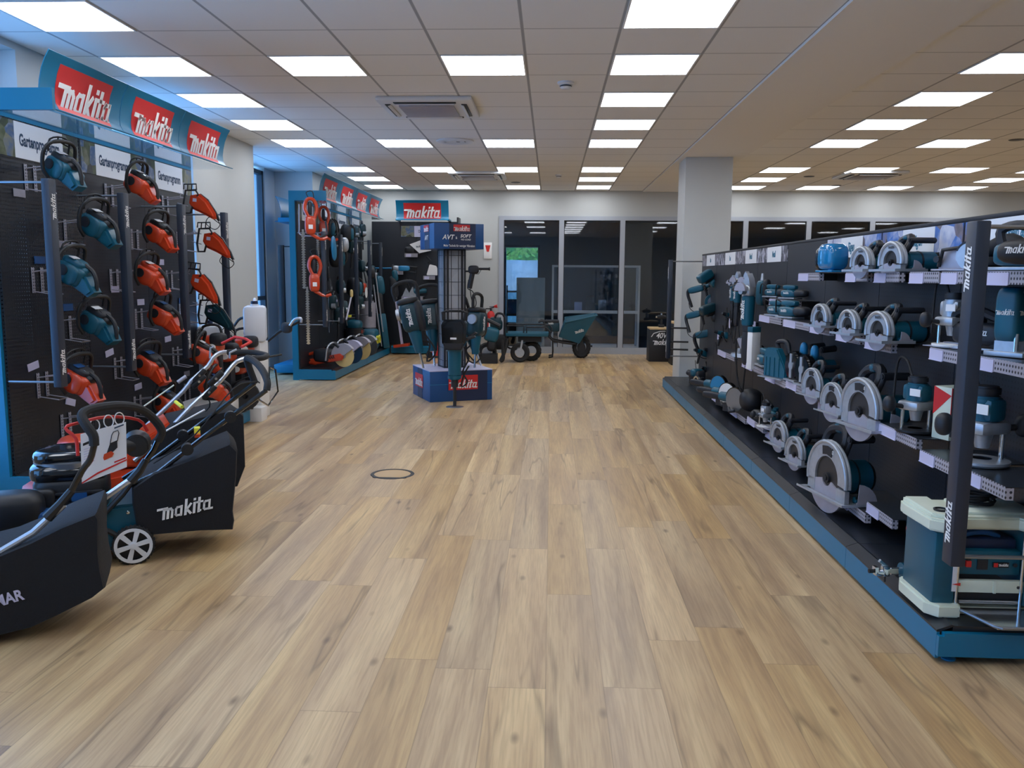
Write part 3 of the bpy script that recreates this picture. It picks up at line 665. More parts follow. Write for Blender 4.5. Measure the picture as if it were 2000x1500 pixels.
# ---------------------------------------------------------------- black counter etc.
t = thing('display_counter', 'black counter with pale wooden top and white 40V lettering', 'counter', (1.93,14.75,0))
MB().bx(-.22,.22,-.2,.2,0,.555,bev=.003).build('body','ink_black',t); MB().bx(-.22,.22,-.21,.2,.555,.585,bev=.004).build('top','wood_top',t)
text('40V','lettering',t,(-.02,-.204,.45),(1,0,0),UZ,.13,'white',.85,shear=.25,bold=.02); text('max','lettering',t,(.15,-.204,.45),(1,0,0),UZ,.07,'white',.9,shear=.25)
MB().tube([(-.19,-.205,.43),(-.15,-.205,.49),(-.05,-.205,.525),(.05,-.205,.53)],.006).build('swoosh','white',t)
logo(t,(.0,-.204,.33),(1,0,0),UZ,.34)
t = thing('display_counter', 'second black counter with pale top, partly behind the dark post', 'counter', (2.20,14.2,0))
MB().bx(-.18,.18,-.2,.2,0,.69,bev=.003).build('body','ink_black',t); MB().bx(-.18,.18,-.2,.2,.69,.72,bev=.004).build('top','wood_top',t)
# wall sign beside the column (fire equipment)
t = thing('wall_sign', 'small white and red sign on the back wall beside the column display', 'sign', (-1.19,15.89,1.92))
MB().box((0,0,0),(.15,.02,.3),bev=.004).build('board','white',t); MB().prism([(-.05,.1),(.05,.1),(.02,-.02),(-.02,-.02)],.004,Tr(0,-.012,0) @ Matrix.Rotation(PI/2,4,'X')).build('symbol','red',t)
# ================================================================ TOOL BUILDERS
def circular_saw(R, guard='cast', style=0):
    """blade in the local YZ plane, motor towards +X, base plate at z=0"""
    t = thing('circular_saw', 's', 'circular saw'); h = .56*R; c = Tr(0,0,h)
    g = MB().arc(.66*R,1.12*R,-.25,PI+.1,.026,Tr(0,0,h) @ MX,24)
    
    A = [(-.010, 1.10*R*math.cos(a), h+1.10*R*math.sin(a)) for a in [-.2+(PI+.3)*i/18 for i in range(19)]]
    g.tube(A, .011, 8).tube([(.012,p[1],p[2]) for p in A], .010, 8)
    g.box((0,-.84*R,h*.35),(.026,.5*R,h*.7)).box((0,.86*R,h*.4),(.026,.42*R,h*.6)); g.build('blade_guard', guard, t); MB().arc(.3*R,1.1*R,-.25,PI+.1,.003,Tr(.012,0,h) @ MX,24).build('inner_guard','charcoal',t)
    b = MB(); n = 40; pr = []
    for i in range(n): a = 2*PI*i/n; pr += [(R*math.cos(a), R*math.sin(a)), (R*.955*math.cos(a+.05), R*.955*math.sin(a+.05))]
    b.prism(pr, .0024, c @ MX); b.build('saw_blade', 'blade', t)
    lg = MB().arc(.25*R,1.06*R,PI+.35,2*PI-.2,.014,Tr(-.004,0,h) @ MX,20); lg.build('lower_guard', 'galv', t)
    MB().cyl((-.016,0,h),(.0,0,h),.16*R).cyl((-.022,0,h),(-.016,0,h),.09*R,n=6).build('arbor_bolt', 'ink_black', t)
    p = MB().bx(-.055,.12,-1.35*R,-1.12*R,0,.004).bx(-.055,-.018,-1.12*R,1.1*R,0,.004).bx(.02,.12,-1.12*R,1.1*R,0,.004).bx(-.055,.12,1.1*R,1.35*R,0,.004)
    p.bx(-.056,-.053,-1.35*R,1.35*R,0,.012).bx(-.055,.12,-1.352*R,-1.34*R,0,.014); p.build('base_plate', 'cast', t)
    MB().prism([(0,0)]+[(.62*R*math.cos(a), .62*R*math.sin(a)) for a in [PI*.08*i for i in range(7)]], .004, Tr(.045,-1.25*R,.004) @ MY @ Matrix.Identity(4)).bx(.04,.11,-1.27*R,-1.23*R,.004,.02).build('bevel_bracket', 'galv', t)
    MB().blob((.045,0,h),(.07,.95*R,.95*R),.7).build('gear_case', 'cast', t)
    MB().cyl((.06,0,h),(.225,0,h),.42*R+.018,bev=.008,n=22).build('motor', 'teal', t)
    MB().cyl((.225,0,h),(.245,0,h),.36*R+.018,bev=.008,n=22).cyl((.13,0,h),(.14,0,h),.42*R+.020).build('motor_cap', 'charcoal', t)
    k = R/.1
    MB().tube([(.06,.55*R,h+.3*R),(.08,1.0*R,h+.8*R),(.10,.85*R,h+1.3*R),(.10,.1*R,h+1.45*R),(.08,-.2*R,h+1.1*R),(.06,.05*R,h+.5*R)],.021*k**.5,8,smooth=4).build('main_handle', 'charcoal', t)
    MB().blob((.10,.4*R,h+1.43*R),(.045,.5*R,.3*R),.7).build('handle_cover', 'teal', t)
    MB().cyl((.05,-.55*R,h+1.25*R),(.20,-.55*R,h+1.25*R),.016*k**.5,bev=.006,n=14).cyl((.07,-.55*R,h+1.25*R),(.05,-.3*R,h+.5*R),.012).build('front_grip', 'charcoal', t)
    MB().cyl((.06,-.95*R,.0),(.06,-.95*R,.02*k),.008).blob((.06,-.98*R,.018),(.02,.035,.02),.6).build('locking_knob', 'teal', t)
    if style:
        MB().prism([(.72*R*math.cos(a), .72*R*math.sin(a)) for a in (1.25,1.6,1.95)]+[(.98*R*math.cos(a), .98*R*math.sin(a)) for a in (1.9,1.6,1.3)], .004, Tr(-.016,0,h) @ MX).build('guard_label', 'ink_black', t)
    nm = Vector((-.0175, 0, h+.84*R)); logo(t, nm-Vector((0,.1*R,0)) , (0,-1,0), UZ, .62*R, 'white' if style else 'ink_black')
    return t
def hammer_drill():
    """barrel along -X, grip down, D shaped loop"""
    t = thing('rotary_hammer', 'h', 'rotary hammer')
    MB().blob((.06,0,.0),(.22,.075,.09),.55).cyl((-.05,0,.01),(-.13,0,.01),.032,.024,bev=.004).build('body', 'teal', t)
    MB().cyl((-.13,0,.01),(-.175,0,.01),.024,.016).build('chuck', 'charcoal', t)
    MB().tube([(.10,0,.02),(.17,0,.01),(.19,0,-.06),(.175,0,-.17),(.17,0,-.22)],.024,8,smooth=4,r2=.019).build('d_handle', 'black', t)
    MB().cyl((-.07,0,-.02),(-.07,0,-.16),.015,bev=.004).cyl((-.07,0,-.04),(-.07,0,-.05),.026).box((-.07,0,0),(.03,.075,.05)).build('side_grip', 'rubber', t)
    MB().tube([(.2,0,-.15),(.19,.01,-.24),(.1,.03,-.3),(-.02,.03,-.26),(-.1,.02,-.12)],.005,6,smooth=5).build('power_cord', 'rubber', t)
    logo(t, (.06,-.036,.012), (1,0,0), UZ, .1)
    return t
def grinder(L=.42):
    """hangs head up; body down -Z"""
    t = thing('angle_grinder', 'g', 'angle grinder')
    MB().blob((0,0,.0),(.06,.07,.07),.6).prism([(-.035,.02),(.035,.02),(.02,.07),(0,.10),(-.02,.07)],.04,Tr(0,0,0) @ MX).cyl((0,.0,0),(-.06,0,0),.02).build('gear_head', 'cast', t)
    MB().cyl((0,0,-.03),(0,0,-.03-L*.42),.038,.034,n=18,bev=.005).build('motor_housing', 'teal', t)
    MB().cyl((0,0,-.03-L*.42),(0,0,-.03-L*.5),.03).blob((0,.0,-.03-L*.72),(.05,.055,L*.55),.6).build('rear_handle', 'charcoal', t)
    MB().arc(0,.048,0,PI,.014,Tr(-.06,0,.0) @ MX @ Matrix.Rotation(PI*.0,4,'Z')).build('disc_guard', 'galv', t)
    MB().cyl((0,.03,0),(0,.14,0.01),.013,.015,bev=.004).build('side_grip', 'charcoal', t)
    MB().tube([(0,0,-L-.02),(.0,.01,-L-.1),(.03,.06,-L-.2),(.02,.1,-L-.1),(0,.1,-L+.12)],.005,6,smooth=5).build('power_cord', 'rubber', t)
    logo(t, (-.0385,0,-.03-L*.2), UZ, (0,1,0), .12)
    return t
def sander(big=1):
    t = thing('sander', 's', 'sander')
    MB().bx(-.05,.05,-.095,.095,0,.012,bev=.003).build('sanding_pad', 'cast', t)
    MB().blob((0,0,.045),(.1,.17,.07),.6).build('body', 'teal', t)
    MB().blob((0,.0,.10),(.06,.15,.04),.5).cyl((0,0,.06),(0,0,.1),.028).build('palm_grip', 'teal_dark' if big > 1 else 'teal', t)
    MB().blob((.0,-.13,.05),(.09,.13,.065),.7).build('dust_bag', 'charcoal', t)
    MB().tube([(0,.08,.1),(0,.14,.12),(.03,.2,.11),(.06,.24,.03)],.005,6,smooth=4).build('power_cord', 'rubber', t)
    logo(t, (-.0505,0,.05), (0,-1,0), UZ, .07)
    return t
def router(body='teal', base='ink_black', s=1):
    t = thing('router', 'r', 'router', sc=s)
    MB().lathe([(.03,-.006),(.075,-.006),(.08,0),(.08,.008),(.03,.012)],28,Tr(0,0,.006)).build('base_ring', base, t)
    [MB().cyl((a*.045,-a*.03,.01),(a*.045,-a*.03,.13),.007).build('guide_column', 'chrome', t) for a in (-1,1)]
    MB().cyl((0,0,.05),(0,0,.1),.02,.03).box((0,0,.115),(.12,.1,.04),bev=.012).build('motor_bracket', 'cast', t)
    MB().cyl((0,0,.13),(0,0,.21),.045,bev=.006).box((0,0,.17),(.07,.1,.07),bev=.015).build('motor', body, t)
    MB().cyl((0,0,.21),(0,0,.24),.04,bev=.006).build('motor_cap', 'charcoal', t)
    for s_ in (-1,1): MB().cyl((s_*.05,s_*-.02,.11),(s_*.085,s_*-.04,.115),.01).blob((s_*.105,s_*-.05,.12),(.05,.05,.07),.85).build('side_knob', 'charcoal', t)
    MB().box((-.052,-.03,.175),(.003,.05,.03)).build('rating_label', 'paper', t)
    MB().tube([(0,.03,.235),(.02,.08,.3),(.04,.14,.28),(.05,.16,.05)],.006,6,smooth=5).build('power_cord', 'rubber', t)
    return t
def planer():
    t = thing('hand_planer', 'p', 'hand planer')
    MB().bx(-.042,.042,-.16,.14,0,.012,bev=.002).build('sole', 'cast', t)
    MB().blob((0,-.0,.055),(.085,.26,.085),.45).cyl((.0,-.1,.1),(.0,-.1,.125),.022).build('body', 'teal', t)
    MB().tube([(0,.11,.08),(0,.12,.14),(0,.05,.155),(0,-.03,.12)],.017,8,smooth=4).build('main_handle', 'charcoal', t)
    MB().cyl((-.05,-.02,.075),(-.10,-.03,.075),.02).blob((-.13,-.06,.06),(.085,.19,.085),.75).build('dust_bag', 'ink_black', t)
    logo(t, (-.174,-.06,.065), (0,-1,0), UZ, .1)
    return t
def cutoff_grinder(disc='clear_blue'):
    """lies on its handle with a large disc upright in the YZ plane"""
    t = thing('disc_grinder', 'c', 'angle grinder')
    MB().cyl((-.008,0,.1),(-.004,0,.1),.085,n=30).build('cutting_disc', disc, t)
    MB().arc(0,.092,.2,PI*1.05,.03,Tr(.008,0,.1) @ MX,18).build('disc_guard', 'gloss_black', t)
    MB().cyl((.01,0,.1),(.06,0,.1),.03).build('gear_head', 'cast', t)
    MB().cyl((.05,0,.1),(.05,.2,.1),.038,.034,bev=.006).build('motor_housing', 'teal', t)
    MB().blob((.05,.29,.095),(.05,.2,.05),.6).build('rear_handle', 'charcoal', t)
    MB().tube([(-.03,.03,.04),(-.05,.0,.02),(-.04,-.04,.03)],.012,8).box((.05,.1,.03),(.05,.1,.06)).build('rest', 'charcoal', t)
    return t
def jigsaw(body='teal'):
    t = thing('jigsaw', 'j', 'jigsaw')
    MB().bx(-.035,.035,-.09,.08,0,.006,bev=.001).cyl((0,-.06,-.06),(0,-.06,.0),.003).build('shoe', 'cast', t)
    MB().blob((0,0,.055),(.075,.19,.08),.5).blob((0,-.07,.035),(.06,.06,.07),.6).build('body', body, t)
    MB().tube([(0,.08,.06),(0,.1,.12),(0,.03,.14),(0,-.06,.11)],.017,8,smooth=4).build('handle', 'charcoal', t)
    logo(t, (-.0385,.0,.06), (0,-1,0), UZ, .09)
    return t
def metal_cutter():
    """tall ribbed teal housing on a tray"""
    t = thing('metal_saw', 'm', 'metal cutting saw')
    m = MB().prism([(-.12,0),(.12,0),(.12,.16),(.09,.19),(-.02,.19),(-.12,.06)],.05,MX,bev=.008)
    for k in (-.05,.0,.05,.09): m.bx(-.029,-.024,k-.004,k+.004,.01,.13)
    m.build('blade_housing','teal',t)
    MB().cyl((.02,0,.1),(.14,0,.1),.045,bev=.008).build('motor','ink_black',t)
    MB().tube([(.05,.05,.15),(.05,.08,.22),(.05,-.02,.23),(.05,-.05,.16)],.016,8,smooth=4).build('handle','charcoal',t)
    MB().bx(-.06,.1,-.13,.13,-.004,.002).build('base_plate','cast',t)
    return t
def tray(y0, y1, z, label, x0=1.70, x1=RX if 'RX' in globals() else 1.96, s=1, lab=.5, group=None, perf=True):
    t = thing('shelf_tray', label, 'shelf tray', (0,0,0), group=group)
    MB().bx(x0+.002,x1,y0,y1,z-.004,z).bx(x0+.002,x1,y1-.002,y1,z-.05,z-.004).build('shelf', 'deck', t)
    MB().bx(x0,x0+.002,y0,y1,z-.05,z).bx(x0+.002,x0+.03,y0,y0+.002,z-.05,z-.004).build('front_lip', 'perf_steel', t)
    l = (y1-y0)*lab
    MB().bx(x0-.004,x0-.0005,y1-l,y1-.004,z-.052,z-.006).bx(x0-.007,x0-.004,y1-l,y1-.004,z-.054,z-.05).build('price_label', 'label', t)
    return t
RX = 1.96
def ypx(px, x=1.68): return at(px, 537, 0, x).y
GS = 'tools along the right shelving'
ROT = math.radians(11)
def put(proto, label, px, z, x=1.70, rz=None, yy=None, sc=None, group=None):
    y = yy if yy is not None else ypx(px, x)
    return place(proto, label, (x, y, z+.001), (0,0,ROT if rz is None else rz), group, sc)
def tray_px(pa, pb, z, label, x0=1.70, **k):
    a, b = sorted((ypx(pa, x0), ypx(pb, x0))); return tray(a, b, z, label, x0, **k)
# ---------------------------------------------------------------- right wall, top row
A, B, Cz, D = 1.50, 1.168, .742, .30
sA = circular_saw(.076); sB = circular_saw(.086); sS = circular_saw(.080, 'cast', 1); sC = circular_saw(.145, 'cast', 1); sD = circular_saw(.187, 'cast', 1); sM = circular_saw(.112)
t = thing('dome_tool','glossy clear blue domed tool with black front on the top tray','power tool',(1.76,ypx(1612,1.72),A+.002),(0,0,.3))
MB().blob((0,0,.095),(.15,.17,.17),.55).build('dome','clear_blue',t); MB().blob((0,.085,.085),(.12,.05,.15),.6).build('front_plate','gloss_black',t)
MB().bx(-.06,.06,-.08,.09,0,.012,bev=.003).cyl((-.03,-.03,.01),(-.03,-.03,.05),.018).build('base_plate','clear_blue',t)
MB().tube([(.0,.1,.12),(-.02,.125,.06),(0,.1,.015)],.006).build('clip','chrome',t)
put(sA, 'smallest silver circular saw on the top shelf row, beside the blue dome', 1682, A, 1.66)
put(sB, 'larger silver circular saw on the top shelf row, near the post', 1741, A, 1.72, group=None)
t = thing('plate_joiner','silver and teal plate joiner on the top row left of the near post','power tool',(1.76,ypx(1850,1.74),A+.002),(0,0,.5))
MB().bx(-.05,.05,-.07,.07,0,.008,bev=.002).box((0,-.0,.05),(.012,.13,.09),bev=.003).build('fence','galv',t); MB().cyl((.01,0,.055),(.14,0,.055),.036,bev=.008).build('motor','cyan',t); MB().tube([(-.01,.06,.02),(-.03,.03,.09),(-.01,-.04,.1)],.009).cyl((-.03,.05,.05),(-.045,.05,.05),.014).build('adjuster','charcoal',t)
t = thing('trim_saw','small silver disc saw with round guard right of the plate joiner','power tool',(1.76,ypx(1885,1.74),A+.002),(0,0,.5))
MB().cyl((-.02,0,.06),(-.012,0,.06),.055,n=26).arc(.04,.062,-.3,3.6,.03,Tr(0,0,.06) @ MX).build('disc','cast',t); MB().cyl((0,0,.06),(.13,0,.06),.03,bev=.006).build('motor','cast',t); MB().arc(.055,.064,.4,2.4,.034,Tr(-.003,0,.06) @ MX).build('rubber_edge','ink_black',t); MB().bx(-.04,.08,-.07,.07,0,.006).build('base_plate','galv',t)
pl = planer(); put(pl, 'teal hand planer with black bag on top row right of the near post', 2015, A, 1.80, .5, sc=1.1)
t = thing('planer_hose','black suction hose and nozzle behind the near post on top row','hose',(0,0,0)); MB().tube([(1.86,3.42,1.58),(1.84,3.5,1.62),(1.82,3.58,1.60),(1.80,3.66,1.56)],.032,12,smooth=3).build('hose','rubber',t); MB().blob((1.80,3.62,1.535),(.1,.2,.05),.6).build('foot','charcoal',t); MB().cyl((1.85,3.38,1.57),(1.84,3.43,1.585),.04,.036).build('nozzle','gloss_black',t)
for (a, b, n) in ((1600,1560,'under the clear blue dome tool'),(1694,1652,'under the smallest top row circular saw'),(1756,1708,'under the larger top row circular saw'),(1834,1777,'under the plate joiner'),(1905,1839,'left of the near post, top row'),(2020,1928,'right of the near post, top row')):
    tray_px(a, b, A-.002, 'perforated steel shelf tray with lilac price label '+n)
# second row
sd = sander(); put(sd, 'teal palm sander at the far end of the second shelf row', 1520, B, 1.76, .35); put(sd, 'teal palm sander second from the far end of the row', 1546, B, 1.76, .35, sc=1.1)
for i, (z_, l) in enumerate(((.12,'teal sander stacked on a wire tier above the second row, far one'),(.12,'teal sander stacked on a wire tier above the second row, near one'))):
    put(sd, l, (1512,1545)[i], B+z_+.012, 1.86, .5, sc=.9)
tray(ypx(1560,1.8), ypx(1505,1.8), B+.128, 'small raised steel tray above the second row sanders', 1.80)
put(sS, 'first silver circular saw on the second shelf row, far one', 1608, B, 1.65); put(sS, 'middle silver circular saw on the second shelf row', 1664, B-.012, 1.65, sc=.98); put(sB, 'nearest silver circular saw on the second shelf row', 1724, B-.02, 1.65, sc=1.03)
ro = router('cast','white'); put(ro, 'silver router with white base on the second row left of the post', 1868, B-.002, 1.78, .4)
MB().bx(-.06,.06,-.2,.1,0,.004).box((0,-.02,.012),(.03,.1,.02)).build('guide_plate','galv',ro)
t = thing('belt_sander','tall teal rounded belt sander with white word right of the post','belt sander',(1.80,ypx(1985,1.80),B+.001),(0,0,.5))
MB().blob((0,0,.16),(.1,.1,.22),.4).build('housing','teal',t); MB().bx(-.06,.08,-.09,.07,0,.02,bev=.003).bx(-.04,.04,-.04,.04,.02,.06).build('base_plate','cast',t); [MB().cyl((a,-.04,.02),(a,-.04,.09),.01).build('guide_column','chrome',t) for a in (-.03,.03)]; logo(t,(-.0505,0,.17),(0,-1,0),UZ,.08); logo(t,(.0,-.0515,.17),(1,0,0),UZ,.08)
MB().box((0,-.051,.25),(.05,.003,.008)).build('vent_slot','ink_black',t); MB().blob((.07,0,.13),(.06,.08,.16),.6).build('rear_cover','charcoal',t)
jg = jigsaw('charcoal'); put(jg, 'dark sander with round knob behind the near post, second row', 1925, B, 1.84, .6, sc=1.2)
for (a, b, n, dz) in ((1530,1487,'under the far sander, second row',0),(1585,1535,'under the near sander, second row',0),(1626,1588,'under the first saw of second row',-.002),(1686,1640,'under the middle saw of second row',-.014),(1750,1698,'under the nearest saw of second row',-.022),(1883,1827,'under the silver router, second row',-.004),(2020,1900,'right of the post, second row',-.002)):
    tray_px(a, b, B+dz, 'perforated steel shelf tray with lilac price label '+n)
# third row
t = thing('tile_cutter','silver round based mitre cutter at the far end of third row','power tool',(1.78,ypx(1452,1.74),Cz+.001),(0,0,.3))
MB().cyl((0,0,0),(0,0,.035),.13,.12,n=30,bev=.006).box((0,-.06,.06),(.2,.05,.05),bev=.01).build('base','cast',t); MB().prism([(-.11,0),(.04,0),(.12,.1),(.02,.12)],.05,Tr(0,.0,.06) @ MX,bev=.01).build('arm','galv',t); MB().blob((.02,.02,.17),(.08,.16,.07),.6,rot=(-.5,0,0)).build('motor','teal_dark',t)
t = thing('display_card','tall narrow white card standing on the third row','display card',(1.70,ypx(1478,1.70),Cz-.04),(0,0,.5)); MB().bx(-.045,.045,-.03,.03,0,.31,bev=.004).build('card','white',t); MB().bx(-.046,.046,-.031,.031,.31,.355,bev=.003).build('printed_top','teal',t)
put(sd, 'teal orbital sander beside the tall white card, third row', 1503, Cz+.02, 1.72, 0, sc=1.2)
mc = metal_cutter(); put(mc, 'teal ribbed metal cutting saw on the third row', 1527, Cz-.02, 1.70, .35, sc=1.15)
for i, (px, l) in enumerate(((1562,'first dark wheeled wall chaser with long handle, third row'),(1583,'second dark wheeled wall chaser with long handle, third row'))):
    if i == 0:
        wc = thing('wall_chaser','w','wall chaser')
        MB().cyl((-.03,0,.11),(.03,0,.11),.105,n=28,bev=.012).build('blade_case','gloss_black',wc); MB().cyl((-.036,0,.11),(-.03,0,.11),.03).box((-.034,0,.11),(.006,.03,.17)).build('clamp','cast',wc)
        MB().blob((.06,-.0,.22),(.05,.06,.11),.8).build('front_knob','cyan',wc); MB().cyl((.06,0,.13),(.21,.02,.13),.045,bev=.008).build('motor','teal',wc); MB().cyl((.1,0,.24),(.22,.02,.25),.022,bev=.006).build('long_handle','charcoal',wc); MB().box((0,0,.008),(.09,.16,.012)).build('base_plate','cast',wc)
    put(wc, l, px, Cz, 1.72)
put(sC, 'silver saw with pointed wedge guard, third row, first of three large', 1598, Cz-.02, 1.66, sc=.72)
put(sC, 'second large silver circular saw on the third row', 1640, Cz-.055, 1.64); put(sC, 'largest silver circular saw on the third row, next to routers', 1697, Cz-.055, 1.64, sc=1.05)
rb = router('teal','ink_black'); put(rb, 'teal router with black base and knobs left of the near post', 1808, Cz, 1.74, .5, sc=1.12)
t = thing('carton','cream carton with red and black wedge print left of the near post','box',(1.84,ypx(1862,1.80),Cz-.001),(0,0,.35))
MB().bx(-.06,.06,-.05,.05,0,.24,bev=.002).build('box','cream',t)
for mt_ in (frame((0,-.0505,0),(1,0,0),UZ),):
    MB().prism([(-.06,.24),(.06,.205),(.06,.19),(-.06,.11)],.002,mt_).build('red_print','sign_red',t); MB().prism([(.06,.205),(.06,.16),(-.055,.08),(-.055,.112),(.03,.165)],.0026,mt_).build('black_print','ink_black',t)
MB().prism([(-.05,.24),(.05,.205),(-.05,.11)],.002,frame((-.0605,0,0),(0,-1,0),UZ)).build('side_print','sign_red',t)
logo(t,(-.005,-.053,.19),(1,0,-.15),(.1,0,1),.09)
rt = router('teal','cast'); put(rt, 'large teal router with silver columns right of the near post', 1945, Cz-.03, 1.78, .4, sc=1.35)
t = thing('display_card','white printed card leaning at right edge of the third row','display card',(1.86,3.2,Cz-.03),(0,.0,.3)); MB().box((0,0,.09),(.12,.004,.17),rot=(-.25,0,0)).build('card','paper',t); MB().box((.01,-.006,.1),(.05,.004,.04),rot=(-.25,0,0)).build('print','ink',t)
for (a, b, n, dz, x0) in ((1441,1408,'under the round based mitre cutter',0,1.70),(1500,1457,'under the tall white card',-.006,1.70),(1545,1504,'under the ribbed metal cutting saw',-.022,1.70),(1590,1546,'under the two wall chasers',-.002,1.70),(1608,1592,'under the wedge guard saw',-.022,1.72),(1655,1612,'under second large saw of third row',-.057,1.72),(1722,1662,'under largest saw of third row',-.057,1.72),(1812,1735,'left part under the black based router',-.002,1.68),(1885,1822,'under the cream carton',-.03,1.66),(2000,1905,'right of the post, third row',-.032,1.68)):
    tray_px(a, b, Cz+dz, 'perforated steel shelf tray with lilac price label '+n, x0)
# fourth row
for i, (px, d_, l) in enumerate(((1412,'cyan','disc grinder with light blue disc at far end of bottom row'),(1430,'white','disc grinder with white disc, bottom row'),(1446,'steel','disc grinder with grey disc, bottom row'))):
    cg = cutoff_grinder(d_); put(cg, l, px, D-.03-.02*(i > 0), 1.66, .55, sc=1.25)
t = thing('dust_guard','large black domed dust hood behind the disc grinders','power tool',(1.78,ypx(1478,1.78),D-.0)); MB().blob((0,0,.09),(.2,.26,.2),.8).build('hood','ink_black',t); MB().cyl((.06,.0,.1),(.06,.22,.12),.04,bev=.006).build('motor','teal',t)
put(pl, 'teal hand planer on the bottom row beside the black hood', 1517, D+.02, 1.78, .2, sc=.95)
put(ro, 'silver and teal router on the bottom row', 1508, D+.01, 1.68, .3, sc=.8)
put(sM, 'smallest silver circular saw on the bottom row', 1537, D-.03, 1.65, sc=.92); put(sM, 'middle silver circular saw on the bottom row', 1571, D-.06, 1.64)
put(sD, 'very large silver circular saw at the near end of the bottom row', 1640, .245, 1.575, sc=1.0)
for (a, b, n, z, x0) in ((1430,1400,'under the light blue disc grinder',D-.05,1.70),(1468,1436,'under the grey disc grinder',D-.05,1.70),(1505,1472,'under the bottom row router',D,1.68),(1545,1510,'under smallest bottom row saw',D-.032,1.72),(1580,1550,'under middle bottom row saw',D-.062,1.72),(1775,1722,'beside the thicknesser, bottom row',D,1.68)):
    tray_px(a, b, z, 'perforated steel shelf tray with lilac price label '+n, x0)
b_ = tray(4.35,4.85,.243,'wide steel tray under the very large circular saw',1.66); 
# ================================================================ RIGHT WALL, BIG ITEMS
TH = thing('thicknesser','blue and cream bench thicknesser at the near end of right plinth','thickness planer',(0,0,.152))
x0,x1,y0,y1 = 1.50,1.94,3.24,3.54
MB().prism([(x0+.01,y1),(x0-.01,y1-.05),(x0-.01,y0+.02),(x0+.03,y0-.03),(x0+.11,y0-.03),(x0+.13,y0+.02),(x0+.13,y1)],.05,Tr(0,0,.025),bev=.006).bx(x0+.12,x1,y0+.02,y1,0,.03).build('base','cream',TH)
MB().bx(x0+.012,x0+.10,y0,y1-.02,.04,.335,bev=.012).build('side_housing','teal',TH); MB().bx(x1-.08,x1+.01,y0,y1-.02,.04,.335,bev=.012).build('side_housing','teal',TH)
tp = MB().prism([(x0-.005,y1),(x0-.02,y1-.04),(x0-.012,y0+.01),(x0+.04,y0-.035),(x0+.10,y0-.035),(x0+.14,y0+.03),(x1-.10,y0+.03),(x1-.06,y0-.035),(x1+.02,y0-.035),(x1+.02,y1)],.05,Tr(0,0,.365),bev=.008)
tp.prism([(x0,y1-.01),(x0,y0+.03),(x0+.04,y0),(x0+.09,y0),(x0+.1,y1-.01)],.02,Tr(0,0,.395),bev=.006).bx(x0+.16,x1,y0+.07,y1-.02,.385,.402,bev=.006); tp.build('top_plate','cream',TH)
MB().lathe([(.012,.0),(.026,.0),(.028,.008),(.022,.01)],20,Tr(x0+.055,y0+.07,.404)).cyl((x0+.075,y0-.037,.362),(x0+.075,y0-.034,.362),.009).build('crank_socket','ink_black',TH)
MB().bx(x0+.115,x1-.085,y0+.02,y1-.06,.16,.26,bev=.01).build('cutter_head','teal',TH); MB().bx(x0+.12,x1-.09,y0+.05,y1-.05,.255,.30,bev=.012).build('motor_cover','royal_dark',TH)
MB().bx(x0+.10,x1-.08,y0+.0,y0+.022,.095,.145,bev=.004).bx(x0+.245,x0+.255,y0-.004,y0+.002,.095,.145).build('front_bar','cream',TH)
MB().bx(x0+.10,x1-.08,y0+.02,y1-.03,.06,.1).build('feed_roller','ink_black',TH)
sw = MB().bx(x0+.14,x0+.16,y0+.008,y0+.022,.195,.22,bev=.002).build('stop_switch','red',TH); MB().bx(x0+.142,x0+.158,y0+.01,y0+.022,.222,.235,bev=.002).build('switch_plate','charcoal',TH)
MB().bx(x0+.085,x0+.10,y0-.004,y0-.001,.10,.29).build('scale_strip','paper',TH); MB().prism([(0,0),(.03,-.006),(.03,.006)],.003,frame((x0+.085,y0-.007,.13),(1,0,0),UZ)).build('pointer','red',TH)
MB().bx(x0+.185,x0+.225,y0+.014,y0+.019,.185,.225).build('rating_label','charcoal',TH)
lb = MB().bx(x0+.245,x0+.305,y0+.012,y0+.019,.195,.215).build('badge','ink_black',TH); logo(lb,(x0+.283,y0+.0105,.205),(1,0,0),UZ,.04); MB().bx(x0+.247,x0+.262,y0+.0105,y0+.012,.197,.213).build('badge_field','sign_red',lb)
MB().cyl((x0+.33,y0+.012,.205),(x0+.33,y0+.02,.205),.008).cyl((x1-.1,y0-.002,.12),(x1-.1,y0+.0,.12),.006).build('knob','charcoal',TH)
MB().tube([(x0+.12,y0+.08,.285),(x0+.17,y0+.07,.315),(x0+.24,y0+.07,.32),(x0+.29,y0+.08,.30)],.012,8,smooth=4).build('carry_handle','royal',TH)
for xx in (x0+.105,x1-.09): MB().cyl((xx,y0+.0,.03),(xx,y0+.0,.34),.006).build('guide_post','chrome',TH)
MB().prism([(x0+.11,y0),(x1-.04,y0),(x1-.02,y0-.19),(x0+.17,y0-.19)],.008,Tr(0,0,.03) @ Matrix.Identity(4)).build('outfeed_table','chrome',TH)
MB().tube([(x0+.105,y0,.034),(x0+.165,y0-.18,.034),(x0+.185,y0-.195,.034),(x1-.02,y0-.195,.034)],.007).cyl((x0+.12,y0+.01,.055),(x1-.09,y0+.01,.055),.008).build('table_rail','steel',TH)
t = thing('cable_coil','black coiled power cable lying on the cream thicknesser top','cable',(1.735,3.42,.566)); m = MB()
for k in range(5): m.tube([(.075*math.cos(a)*(1-.06*k)+.012*math.sin(k*2), .05*math.sin(a)*(1-.05*k), .008*k+.003*math.sin(a*2+k)) for a in [2*PI*i/20 for i in range(20)]],.0055,6,closed=True)
m.build('coil','rubber',t); MB().tube([(.05,.03,.02),(.09,-.04,.05),(.03,-.07,.03)],.006,6,smooth=3).build('loose_end','rubber',t)
